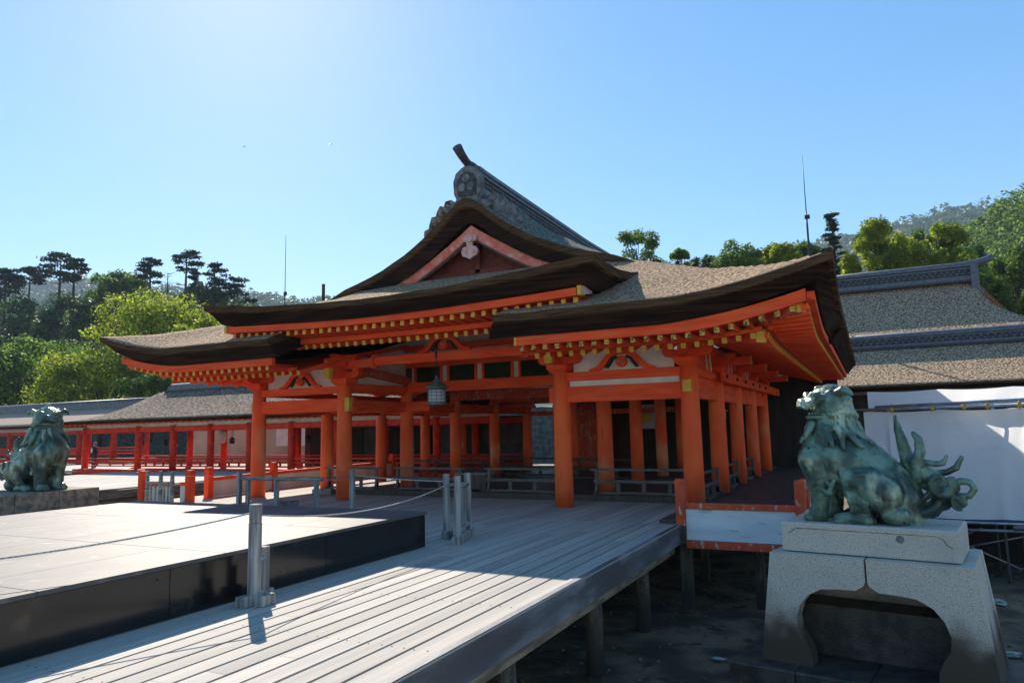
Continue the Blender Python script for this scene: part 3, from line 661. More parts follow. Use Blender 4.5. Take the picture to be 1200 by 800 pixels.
# fascias (kayaoi) and inner battens
def strip(name, pts, w, h, m='redh'):
    mb = MB(); n = len(pts); vs = []
    for p in pts:
        p = Vector(p); vs += [p + Vector((0, -w/2, -h/2)), p + Vector((0, w/2, -h/2)), p + Vector((0, w/2, h/2)), p + Vector((0, -w/2, h/2))]
    fs = [(4*i + k, 4*i + (k+1) % 4, 4*i + 4 + (k+1) % 4, 4*i + 4 + k) for i in range(n-1) for k in range(4)] + [(0, 3, 2, 1), tuple(4*(n-1) + k for k in range(4))]
    mb.add(vs, fs); return hb(mb, name, M[m])
def stripx(name, pts, w, h, m='redh'):
    mb = MB(); n = len(pts); vs = []
    for p in pts:
        p = Vector(p); vs += [p + Vector((-w/2, 0, -h/2)), p + Vector((w/2, 0, -h/2)), p + Vector((w/2, 0, h/2)), p + Vector((-w/2, 0, h/2))]
    fs = [(4*i + k, 4*i + (k+1) % 4, 4*i + 4 + (k+1) % 4, 4*i + 4 + k) for i in range(n-1) for k in range(4)] + [(0, 3, 2, 1), tuple(4*(n-1) + k for k in range(4))]
    mb.add(vs, fs); return hb(mb, name, M[m])
strip('fascia_board', [(x, 12.50, 3.445 + .5 * upf(x)) for x in frange(-6.1, -.80, 30)], .12, .20)
strip('fascia_board', [(x, 12.50, 3.43 + .5 * upf(x)) for x in frange(-17.94, -12.5, 30)], .12, .165)
strip('fascia_board', [(x, 12.50, 4.17 + .15 * ((x - XC) / 5.08)**2) for x in frange(-13.95, -4.80, 30)], .12, .15, 'redh')
strip('inner_batten', [(x, 13.24, 3.305 + .30 * upf(x)) for x in frange(-6.15, -1.6, 20)], .10, .08)
strip('inner_batten', [(x, 13.24, 3.305 + .30 * upf(x)) for x in frange(-17.2, -12.5, 20)], .10, .08)
strip('inner_batten', [(x, 13.24, 3.93 + .06 * ((x - XC) / 5.08)**2) for x in frange(-13.4, -5.3, 20)], .10, .12)
for s in (1, -1):
    stripx('fascia_board', [(XC + s * (HW - .40), y, 3.43 + .5 * eave_u_side(y)) for y in frange(12.55, 29.6, 40)], .12, .145)
    stripx('inner_batten', [(XC + s * (HW - 1.14), y, 3.305 + .3 * eave_u_side(y)) for y in frange(13.3, 29.6, 40)], .10, .08)
for x, z in ((-4.74, 4.30), (-14.02, 4.30)):
    mb = MB(); mb.box((x - .03, 12.41, z - .09), (x + .05, 12.62, z + .09)); hb(mb, 'fascia_end', M['yellow'])
    mb = MB(); mb.add([(x + .052, 12.42, z - .09), (x + .052, 13.0, z + .02), (x + .052, 13.1, z + .16), (x + .052, 12.42, z + .09)], [(0, 1, 2, 3)]); hb(mb, 'fascia_return', M['pendant'])
mb = MB(); mb.box((-6.13, 12.43, 3.34), (-6.08, 12.57, 3.51)); hb(mb, 'fascia_end', M['yellow'])
for s in (1, -1):     # hip rafters
    tip = Vector((XC + s * (HW - .58), 12.68, 3.66)); root_ = Vector((XC + s * (HW - 2.95), 15.05, 3.60))
    mb = MB(); mb.bar(tip, tip.lerp(root_, .45) + Vector((0, 0, -.08)), .18, .20, 0); mb.bar(tip - (root_ - tip).normalized() * .02, tip, .19, .21, 1); hb(mb, 'hip_rafter', [M['pink'], M['yellow']])
    t2 = Vector((XC + s * (HW - 1.32), 13.38, 3.30)); mb = MB(); mb.bar(t2, root_ + Vector((0, 0, -.05)), .20, .24, 0); mb.bar(t2 - (root_ - t2).normalized() * .02, t2, .21, .25, 1)
    hb(mb, 'hip_rafter', [M['redh'], M['yellow']])

# ---- floor, ceiling, interior
mb = MB(); mb.box((-13.6, 16.35, -.02), (CX[3] + .0, 30, .1)); hb(mb, 'hall_floor', M['floor'])
mb = MB(); mb.box((-14.1, 16.22, .0), (-3.5, 16.35, .14)); hb(mb, 'floor_sill', M['brown'])
mb = MB(); mb.box((-3.52, 12.88, -.03), (-1.05, 30, .06)); hb(mb, 'side_floor', M['floor'])
mb = MB(); mb.box((-15.9, 17.95, 3.55), (-3.0, 29.5, 3.6)); hb(mb, 'ceiling', M['dark'])
mb = MB(); mb.box((-6.4, 14.9, 3.80), (-3.0, 18, 3.84)); mb.box((-15.8, 14.9, 3.80), (-12.3, 18, 3.84)); hb(mb, 'ceiling', M['dark'])
for j in range(1, 5): beam((CX[0], CY[j], 2.44 if j < 4 else 2.8), (CX[1], CY[j], 2.44 if j < 4 else 2.8), .14, .26); beam((CX[2], CY[j], 2.8), (CX[3], CY[j], 2.8), .14, .26, 'beam', 'redold')
for j in range(2, 5): beam((CX[1], CY[j], 2.85), (CX[2], CY[j], 2.85), .16, .3, 'beam', 'redold')
beam((CX[1], CY[4], 2.3), (CX[2], CY[4], 2.3), .12, .18, 'beam', 'redold')
# rear wall with lattice doors
mb = MB(); mb.box((-12.4, 29.4, .0), (-1.0, 29.5, 3.5)); hb(mb, 'rear_wall', M['dark'])
for k in range(3):
    x0 = -11.9 + k * 2.9; mb = MB()
    for i in range(13): mb.bar((x0 + i * .19, 29.36, .5), (x0 + i * .19, 29.36, 2.2), .03, .03)
    for i in range(10): mb.bar((x0, 29.35, .5 + i * .19), (x0 + 2.28, 29.35, .5 + i * .19), .03, .03)
    hb(mb, 'lattice_door', M['green'])
for px_, w_, z0, z1, m_ in ((688, .5, 1.9, 2.5, 'plaster'), (700, .35, 1.9, 2.5, 'plaster'), (760, .9, 1.6, 2.6, 'plaster')):
    q_ = at(px_, 495, 29.2); mb = MB(); mb.box((q_.x - w_ / 2, 29.2, z0), (q_.x + w_ / 2, 29.25, z1)); hb(mb, 'paper_screen', M['lantp'])
for (x0, x1) in ((-12.0, -9.6),):   # red boards seen deep inside
    mb = MB(); mb.box((x0, 27.9, .1), (x1, 27.95, 2.7)); hb(mb, 'inner_wall', M['redold'])
# bamboo blinds rolled / lintel board under ceiling of the right wing
mb = MB(); mb.box((-6.2, 17.84, 3.0), (-3.4, 17.9, 3.55)); hb(mb, 'lintel_board', M['dark'])

# ================================================================== STAGE, FENCES, BARRIERS, ROPES
ZS = .518
st = thing('stage_platform', (-9.3, 5, 0), 'low wide stage of worn black lacquer beside the bleached deck', 'stage')
mb = MB()
xs_ = frange(-12.75, -6.15, 7); ys_ = frange(-4, 9.35, 7)
for i in range(7):
    for j in range(7): mb.bar((xs_[i] + .004, (ys_[j] + ys_[j+1]) / 2, ZS - .02), (xs_[i+1] - .004, (ys_[j] + ys_[j+1]) / 2, ZS - .02), (ys_[j+1] - ys_[j]) - .008, .04, ch=.002)
mb.build('top_board', M['lacqtop'], st)
for k, (p, q) in enumerate((((-6.19, -4), (-6.19, 9.31)), ((-12.71, 9.31), (-6.19, 9.31)), ((-12.71, -4), (-12.71, 9.31)))):
    a, b = Vector((*p, (ZS - .04) / 2)), Vector((*q, (ZS - .04) / 2)); L = (b - a).length; n = max(1, int(L / 2.1)); mb = MB()
    for i in range(n):
        mb.bar(a.lerp(b, i / n) + (b - a).normalized() * .004, a.lerp(b, (i + 1) / n) - (b - a).normalized() * .004, .06, ZS - .045, ch=.003)
    mb.build('side_panel', M['lacq'], st)
y = 1.0
while y < 9.2:     # nail heads along the long side
    for z in (.12, .40):
        for dy in (-.07, .07):
            mb = MB(); mb.ball((-6.158, y + dy, z), (.006, .012, .012), 6); mb.build('nail_head', M['black'], st)
    y += 1.9

def red_post(name_parent, x, y, z0, z1, w=.15, m='redold'):
    mb = MB(); mb.bar((x, y, z0), (x, y, z1 - .05), w, w, up=Vector((0, 1, 0)), ch=.012)
    mb.add([(x - w/2 - .005, y - w/2 - .005, z1 - .05), (x + w/2 + .005, y - w/2 - .005, z1 - .05), (x + w/2 + .005, y + w/2 + .005, z1 - .05), (x - w/2 - .005, y + w/2 + .005, z1 - .05),
            (x - w/2 + .02, y - w/2 + .02, z1), (x + w/2 - .02, y - w/2 + .02, z1), (x + w/2 - .02, y + w/2 - .02, z1), (x - w/2 + .02, y + w/2 - .02, z1)],
           [(0, 1, 5, 4), (1, 2, 6, 5), (2, 3, 7, 6), (3, 0, 4, 7), (4, 5, 6, 7), (0, 3, 2, 1)])
    return mb.build('post', M[m], name_parent)
def panel_fence(label, pts, zb, zt, zr, post_z, m='redold', pm='plaster_worn', w=.15, posts=None, bottom=True, group=None):
    f = thing('panel_fence', (pts[0][0], pts[0][1], zb), label, 'fence', group)
    for (a, b) in zip(pts, pts[1:]):
        A, B = Vector((*a, 0)), Vector((*b, 0)); d = (B - A).normalized() * (w / 2 + .004)
        mb = MB(); mb.bar(A + d + Vector((0, 0, zr - .05)), B - d + Vector((0, 0, zr - .05)), .11, .10, ch=.008); mb.build('top_rail', M[m], f)
        mb = MB(); mb.bar(A + d + Vector((0, 0, (zb + zr - .1) / 2)), B - d + Vector((0, 0, (zb + zr - .1) / 2)), .04, zr - .1 - zb - .005); mb.build('panel', M[pm], f)
        if bottom: mb = MB(); mb.bar(A + d + Vector((0, 0, zb - .07)), B - d + Vector((0, 0, zb - .07)), .10, .13, ch=.008); mb.build('bottom_rail', M[m], f)
    for p in (posts or pts): red_post(f, p[0], p[1], zb - .02, post_z, w, m)
    return f
# weathered fence at the right corner of the deck
panel_fence('weathered red and white panel fence at the far end of the deck edge', [(-3.08, 12.72), (-1.12, 12.72)], -.24, .39, .39, .80, w=.16)
panel_fence('short peeling red fence behind the right lion dog, beside the hall', [(-1.10, 13.35), (-1.08, 15.0), (-1.05, 17.5), (-1.02, 20)], -.1, .42, .45, .78, w=.15)
for k, (x, y) in enumerate(((-3.08, 12.95), (-1.9, 13.3), (-1.15, 13.1), (-3.3, 15.5), (-1.2, 16), (-1.2, 19))):
    mb = MB(); mb.bar((x, y, GZ - .1), (x, y, -.08), .20 if k == 0 else .16, .20 if k == 0 else .16, up=Vector((0, 1, 0)), ch=.02); b = mb.build('pile', M['pile']); b.parent = deckroot
mb = MB(); mb.bar((-3.08, 12.69, -.30), (-3.08, 12.69, .01), .17, .17, up=Vector((0, 1, 0)), ch=.01); b = mb.build('pile', M['pile']); b.parent = deckroot
# bright fences on the sunny left side
panel_fence('bright red fence with short white panel at the left back corner of the stage', [(-17.62, 13.0), (-16.62, 13.25), (-16.25, 13.5)], .0, .50, .52, .82, m='red', pm='plaster', w=.19, bottom=False, posts=[(-17.62, 13.0), (-16.35, 13.45)], group=None)
panel_fence('long bright red fence with white panels running back past the left columns', [(-16.75, 14.4), (-17.0, 17.1), (-17.1, 20.4), (-17.15, 23.6)], .0, .52, .56, .84, m='red', pm='plaster', w=.19, bottom=False)

# loose grey barriers
def tall_post(mb, x, y, z0, z1, w=.085):
    mb.bar((x, y, z0), (x, y, z1 - .19), w, w, up=Vector((0, 1, 0)), ch=.006); mb.bar((x, y, z1 - .185), (x, y, z1), w, w, up=Vector((0, 1, 0)), ch=.01)
    mb.bar((x, y, z1 - .187), (x, y, z1 - .183), w * .86, w * .86, up=Vector((0, 1, 0)))
def lp(f, name, m, fn):
    mb = MB(); fn(mb); o = mb.build(name, M[m]); o.parent = f; return o
# right: three posts with slats between
f = thing('slatted_barrier', (-5.8, 9.85, 0), 'grey wooden barrier of three posts with slats, right of the stage corner', 'barrier')
dv = Vector((-.24, .74, 0))
fr_ = Vector((-.02, -.15, 0)); bk = fr_ + dv; lf = Vector((-.50, .30, 0))
for p in (fr_, bk, lf): lp(f, 'post', 'grey', lambda mb: tall_post(mb, p.x, p.y, .06, 1.03, .085))
for t in (.36, .64):
    q = fr_.lerp(bk, t); lp(f, 'slat', 'grey', lambda mb: mb.bar((q.x, q.y, .2), (q.x, q.y, .84), .04, .04, up=Vector((0, 1, 0))))
lp(f, 'rail', 'greyh', lambda mb: mb.tube([fr_ + Vector((0, 0, .85)), bk + Vector((0, 0, .85))], .035, 8))
lp(f, 'rail', 'greyh', lambda mb: mb.bar(fr_ + Vector((0, 0, .22)), bk + Vector((0, 0, .22)), .06, .05))
lp(f, 'rail', 'greyh', lambda mb: mb.tube([lf + Vector((0, 0, .85)), lf.lerp(bk, .95) + Vector((0, 0, .85))], .03, 8))
for p, q in ((fr_ - dv * .16, bk + dv * .2), (lf - dv * .16, lf + dv * .22)): lp(f, 'foot', 'grey', lambda mb: mb.bar(p + Vector((0, 0, .06)), q + Vector((0, 0, .06)), .13, .12, ch=.008))
# front: single tall post with a short one
f = thing('rope_post', (-5.81, 5.6, 0), 'tall weathered rope post with a short post and square feet, nearest the viewer', 'post')
lp(f, 'post', 'grey', lambda mb: tall_post(mb, 0, 0, .05, 1.02, .10))
lp(f, 'short_post', 'grey', lambda mb: mb.bar((-.11, .24, .05), (-.11, .24, .55), .085, .085, up=Vector((0, 1, 0)), ch=.006))
lp(f, 'rail', 'greyh', lambda mb: mb.tube([(-.11, .24, .43), (0, 0, .43)], .034, 8))
for p in ((-.11, .24), (-.03, -.07), (.10, .05)): lp(f, 'foot', 'grey', lambda mb: mb.bar((p[0], p[1] - .09, .055), (p[0], p[1] + .09, .055), .12, .11, ch=.008))
# rail barrier behind the stage and lone post
f = thing('rail_barrier', (-12.2, 12.6, 0), 'low blue grey rail barrier between the two left front columns behind the stage', 'barrier')
lp(f, 'post', 'grey', lambda mb: tall_post(mb, -1.42, 0, 0, .86, .10))
lp(f, 'rail', 'greyh', lambda mb: mb.tube([(-1.32, -.02, .70), (1.08, .1, .70)], .045, 8))
for x in (-1.15, -.25, .95): lp(f, 'leg', 'grey', lambda mb: mb.bar((x, .02, 0), (x, .02, .68), .085, .085, up=Vector((0, 1, 0))))
lp(f, 'rail', 'greyh', lambda mb: mb.bar((-1.15, .02, .06), (.95, .02, .06), .05, .06))
f = thing('rope_post', (-10.28, 12.67, 0), 'lone blue grey rope post just right of the second front column', 'post')
lp(f, 'post', 'grey', lambda mb: tall_post(mb, 0, 0, .05, .92, .10)); lp(f, 'foot', 'grey', lambda mb: mb.bar((-.15, 0, .04), (.15, 0, .04), .14, .08))
f = thing('slatted_barrier', (-15.68, 12.0, 0), 'dark slatted barrier before the red fence at the back left corner of the stage', 'barrier')
for x in (-.43, .06, .47): lp(f, 'post', 'greyh', lambda mb: tall_post(mb, x, 0, 0, .90, .075))
for x in (-.28, -.12, .20, .33): lp(f, 'slat', 'greyh', lambda mb: mb.bar((x, 0, .1), (x, 0, .62), .032, .032, up=Vector((0, 1, 0))))
for z in (.10, .62): lp(f, 'rail', 'greyh', lambda mb: mb.bar((-.40, 0, z), (.44, 0, z), .05, .05))

def rope(pts, sag, label, r=.009, n=30):
    mb = MB(); P_ = []
    for a, b in zip(pts, pts[1:]):
        a, b = Vector(a), Vector(b)
        for k in range(n + 1):
            t = k / n; p = a.lerp(b, t); p.z -= sag * 4 * t * (1 - t); P_.append(p)
    mb.tube(P_, r, 6)
    return tag(mb.build('rope', M['rope']), label, 'rope')
rope([(-6.24, 10.12, .87), (-5.82, 5.66, .90)], .17, 'pale rope sagging from the slatted barrier on the deck to the tall near rope post')
rope([(-5.86, 5.62, .93), (-7.2, 2.0, .80)], .10, 'rope running from the tall near rope post out past the left edge of the stage')
rope([(-6.34, 10.2, .90), (-10.23, 12.67, .80)], .02, 'thin pale rope from the slatted barrier to the lone grey post')
rope([(-10.33, 12.67, .80), (-12.0, 14.6, .55), (-13.6, 12.64, .76)], .05, 'slack thin rope around the second front column to the rail barrier', .006)
rope([(-13.65, 12.6, .78), (-15.2, 12.0, .80)], .03, 'thin rope from the rail barrier to the dark slatted barrier', .006)

# ---- low grey railings standing on the hall floor, offering box, blocks
def low_rail(x, y, L, label, rz=0, m='railwood'):
    f = thing('low_railing', (x, y, .1), label, 'railing', None, rz); h = L / 2
    for s in (-1, 1):
        lp(f, 'end_post', m, lambda mb: mb.bar((s * (h - .08), 0, .06), (s * (h - .08), 0, .58), .07, .07, up=Vector((0, 1, 0))))
        lp(f, 'foot', m, lambda mb: mb.poly([(-.18, 0), (.18, 0), (.18, .04), (.06, .10), (.05, .2), (-.05, .2), (-.06, .10), (-.18, .04)], lambda a, b: (s * (h - .08) - .035, a, b), (.07, 0, 0)))
    lp(f, 'top_rail', m, lambda mb: mb.bar((-h - .06, 0, .60), (h + .06, 0, .60), .07, .055, ch=.006))
    lp(f, 'mid_rail', m, lambda mb: mb.bar((-h, 0, .32), (h, 0, .32), .05, .07)); lp(f, 'bottom_rail', m, lambda mb: mb.bar((-h, 0, .05), (h, 0, .05), .05, .06))
    for k in range(max(1, int(L / .8))):
        t = (k + .5 + .5 * (L > 1.3)) / (max(1, int(L / .8)) + (L > 1.3)); xx = -h + L * min(.85, t)
        lp(f, 'stile', m, lambda mb: mb.bar((xx, 0, .08), (xx, 0, .30), .09, .05, up=Vector((0, 1, 0))))
    return f
low_rail(-13.55, 16.7, 1.9, 'grey low railing left of the inner column behind the lone rope post')
low_rail(-11.0, 16.8, 2.2, 'grey low railing just right of the inner column below the hanging lantern')
low_rail(-8.1, 16.75, 2.1, 'grey low railing right of the wooden offering box')
low_rail(-4.9, 16.7, 2.5, 'dark grey low railing between the two right front columns')
for k, y in enumerate((16.4, 19.2, 22.0)): low_rail(-3.3, y, 1.9, ['nearest','second','third'][k] + ' low railing between the columns along the shaded right side of the hall', R_(90), 'brown')
for k, (x, y, L) in enumerate(((-13.0, 20.8, 3.2), (-14.2, 24.2, 3.4), (-10.2, 22.5, 3.0), (-7.8, 21.5, 2.6))): low_rail(x, y, L, ['dark railing deep in the left wing behind the second row of columns', 'farthest dark railing at the back of the left wing', 'dark railing deep in the middle of the hall', 'dark railing inside the hall behind the offering box'][k], 0, 'brown')
f = thing('offering_box', (-9.65, 17.0, .1), 'old dark wooden offering box on the hall floor between two low railings', 'offering box')
lp(f, 'chest', 'brown', lambda mb: mb.box((-.46, -.22, .06), (.46, .22, .44))); lp(f, 'slatted_lid', 'greyh', lambda mb: [mb.bar((-.5, -.21 + k * .07, .455), (.5, -.21 + k * .07, .455), .04, .03) for k in range(7)])
for s in (-1, 1): lp(f, 'foot', 'brown', lambda mb: mb.box((s * .36 - .07, -.24, 0), (s * .36 + .07, .24, .06)))
mb = MB(); mb.bar((-14.1, 15.7, .09), (-13.6, 15.9, .09), .24, .18, ch=.03); tag(mb.build('timber_block', M['granitel']), 'short pale timber block lying by the sill left of the second front column', 'block')
mb = MB(); mb.bar((-12.75, 12.95, .09), (-12.2, 12.95, .09), .3, .17, ch=.02); tag(mb.build('grey_box', M['greyh']), 'small grey box lying behind the rail barrier on the deck', 'box')

for k, (px_, y_, nm) in enumerate(((757, 24.8, 'leftmost of the small gilt lanterns hanging inside the right wing'), (808, 24.8, 'second small gilt lantern hanging inside the right wing'), (845, 21.9, 'small gilt lantern hanging inside near the right corner column'))):
    q_ = at(px_, 492, y_); f = thing('gilt_lantern', (q_.x, q_.y, 2.0), nm, 'lantern')
    lp(f, 'body', 'yellow', lambda mb: mb.lathe((0, 0, 0), [(.12, -.14), (.15, -.12), (.15, .10)], 10)); lp(f, 'roof', 'brass', lambda mb: mb.lathe((0, 0, 0), [(.22, .11), (.08, .20), (.02, .26)], 10))
    lp(f, 'hanger', 'black', lambda mb: mb.tube([(0, 0, .25), (0, 0, .8)], .01, 5))
# ---- hanging lantern of the porch
f = thing('hanging_lantern', (-9.3, 14.6, 2.33), 'round metal lantern with white paper panes hanging under the middle of the front porch', 'lantern')
lp(f, 'body', 'lant', lambda mb: [mb.lathe((0, 0, 0), [(.20, 0), (.235, .02), (.235, .06), (.215, .08)], 20), mb.lathe((0, 0, 0), [(.215, .37), (.235, .39), (.235, .42), (.22, .43)], 20)]
   + [mb.tube([(.222 * math.cos(a), .222 * math.sin(a), .05), (.222 * math.cos(a), .222 * math.sin(a), .4)], .0055, 5) for a in frange(0, 2 * math.pi, 12)[:-1]]
   + [mb.tube([(.222 * math.cos(a), .222 * math.sin(a), z) for a in frange(0, 2 * math.pi, 20)], .0055, 5, cap=False) for z in (.15, .23, .31)])
lp(f, 'paper', 'lantp', lambda mb: mb.lathe((0, 0, 0), [(.205, .07), (.205, .38)], 24))
lp(f, 'roof', 'lant', lambda mb: mb.lathe((0, 0, 0), [(.30, .415), (.295, .43), (.20, .50), (.10, .58), (.05, .63), (.03, .66), (.05, .69), (.015, .72)], 20))
lp(f, 'hook', 'black', lambda mb: (mb.tube([(.045 * math.sin(a), 0, .775 - .045 * math.cos(a)) for a in frange(0, 2 * math.pi, 14)], .009, 6), mb.tube([(0, 0, .82), (0, 0, 1.3)], .012, 6), mb.bar((0, -.02, 1.15), (0, -.02, 1.42), .05, .03, up=Vector((0, 1, 0)))))

# ---- stone pedestal + statue, right
PA = math.atan2(9.70 - 10.03, .90 + 1.04)
def chamf_block(mb, u0, u1, v0, v1, z0, z1, t0=0, t1=0, c=.02):
    """block with battered sides: t0 outward offset at the bottom"""
    vs = []
    for z, o, k in ((z0, t0, 0), (z1 - c, t1, 0), (z1, t1 - c, 0)):
        vs += [(u0 - o, v0 - o, z), (u1 + o, v0 - o, z), (u1 + o, v1 + o, z), (u0 - o, v1 + o, z)]
    mb.add(vs, [(0, 3, 2, 1), (0, 1, 5, 4), (1, 2, 6, 5), (2, 3, 7, 6), (3, 0, 4, 7), (4, 5, 9, 8), (5, 6, 10, 9), (6, 7, 11, 10), (7, 4, 8, 11), (8, 9, 10, 11)])
def arch_wall(mb, hw0, hw1, z0, z1, v, thick, half):
    """half of a battered slab with the cusped opening cut out; half=-1 left, 1 right"""
    s = half
    op = [(0.0, -.17), (.04, -.22), (.13, -.275), (.34, -.28), (.52, -.30), (.68, -.39), (.78, -.52), (.83, -.68), (.81, -.84), (.73, -.96), (.68, -1.08), (.67, z0)]
    outer = [(.012, z1), (hw1, z1), (hw0, z0)]
    pts = [(s * a, b) for a, b in outer] + [(s * a, b) for a, b in reversed([(max(.012, a), b) for a, b in op])]
    mb.poly(pts, lambda a, b: (a, v, b), (0, thick, 0))
PED = thing('stone_pedestal', (-.07, 10.40, 0), 'battered granite pedestal with a cusped arch opening standing on the seabed at right', 'pedestal', None, PA)
lp(PED, 'top_block', 'granite', lambda mb: chamf_block(mb, -.985, .985, -.55, .55, .115, .47, 0, 0, .022))
lp(PED, 'front_slab', 'granite', lambda mb: arch_wall(mb, 1.29, 1.11, -1.24, .10, -.70, .26, -1))
lp(PED, 'front_slab', 'granite', lambda mb: arch_wall(mb, 1.27, 1.11, -1.24, .10, -.70, .26, 1))
lp(PED, 'rear_slab', 'granite', lambda mb: mb.poly([(-1.27, -1.24), (1.27, -1.24), (1.11, .10), (-1.11, .10)], lambda a, b: (a, .45, b), (0, .25, 0)))
for s in (-1, 1): lp(PED, 'side_slab', 'granite', lambda mb: mb.add([(s * .98, -.44, -1.24), (s * 1.26, -.44, -1.24), (s * 1.10, -.44, .098), (s * .95, -.44, .098), (s * 1.05, .45, -1.24), (s * 1.26, .45, -1.24), (s * 1.10, .45, .098), (s * .95, .45, .098)],
     [(0, 1, 2, 3), (7, 6, 5, 4), (0, 4, 5, 1), (1, 5, 6, 2), (2, 6, 7, 3), (3, 7, 4, 0)]))
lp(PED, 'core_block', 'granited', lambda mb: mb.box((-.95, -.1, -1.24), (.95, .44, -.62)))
lp(PED, 'cover_slab', 'granite', lambda mb: mb.box((-1.1, -.44, .0), (1.1, .44, .096)))
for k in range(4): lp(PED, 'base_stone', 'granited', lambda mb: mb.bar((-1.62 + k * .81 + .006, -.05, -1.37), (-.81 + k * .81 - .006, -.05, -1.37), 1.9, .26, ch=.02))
mb = MB(); mb.tube([(0, -.555, .34), (0, -.551, .34)], .045, 16); o = mb.build('plug', M['stone_orn']); o.parent = PED; o.location = (.38, 0, 0)
lp(PED, 'carved_line', 'granitel', lambda mb: [mb.bar((a[0], -.5495, a[1]), (b[0], -.5495, b[1]), .006, .012) for a, b in zip([(-.9, .33), (-.85, .37), (-.80, .40), (.75, .40), (.82, .37), (.85, .31)], [(-.85, .37), (-.80, .40), (.75, .40), (.82, .37), (.85, .31), (.92, .27)])])

# lion dog statue -----------------------------------------------------------
def crop_uw(x, y):
    """statue silhouette coordinates -> (u along the pedestal, height above it), metres"""
    return (x - 448) / 448.0 * .90, (752 - y) / 448.0 * 1.02
def U(x, y, v=0): a, b = crop_uw(x, y); return Vector((a, v, b))
def remeshed(mb, name, m, parent, vox=.018, smooth=6, disp=None):
    me = bpy.data.meshes.new(name); me.from_pydata(mb.v, [], mb.f); o = bpy.data.objects.new(name, me); col.objects.link(o)
    r = o.modifiers.new('r', 'REMESH'); r.mode = 'VOXEL'; r.voxel_size = vox
    s = o.modifiers.new('s', 'SMOOTH'); s.iterations = smooth; s.factor = .5
    dg = bpy.context.evaluated_depsgraph_get(); dg.update(); me2 = bpy.data.meshes.new_from_object(o.evaluated_get(dg)); o.modifiers.clear(); o.data = me2; bpy.data.meshes.remove(me)
    me2.name = name; me2.materials.clear(); me2.materials.append(m)
    if disp:
        nv = len(me2.vertices); nr = [v.normal.copy() for v in me2.vertices]; co = [v.co.copy() for v in me2.vertices]; flat = []
        for c_, n_ in zip(co, nr): flat += list(c_ + n_ * disp(c_))
        me2.vertices.foreach_set('co', flat); me2.update()
    for p in me2.polygons: p.use_smooth = True
    o.parent = parent; return o
class RMB(MB):
    def tube(s, pts, rad, n=10, mi=0, cap=True, smooth=True):
        MB.tube(s, pts, rad, n, mi, cap, smooth); r = rad if isinstance(rad, (list, tuple)) else [rad] * len(pts)
        s.ball(pts[0], r[0] * .98, max(8, n)); s.ball(pts[-1], r[-1] * .98, max(8, n))
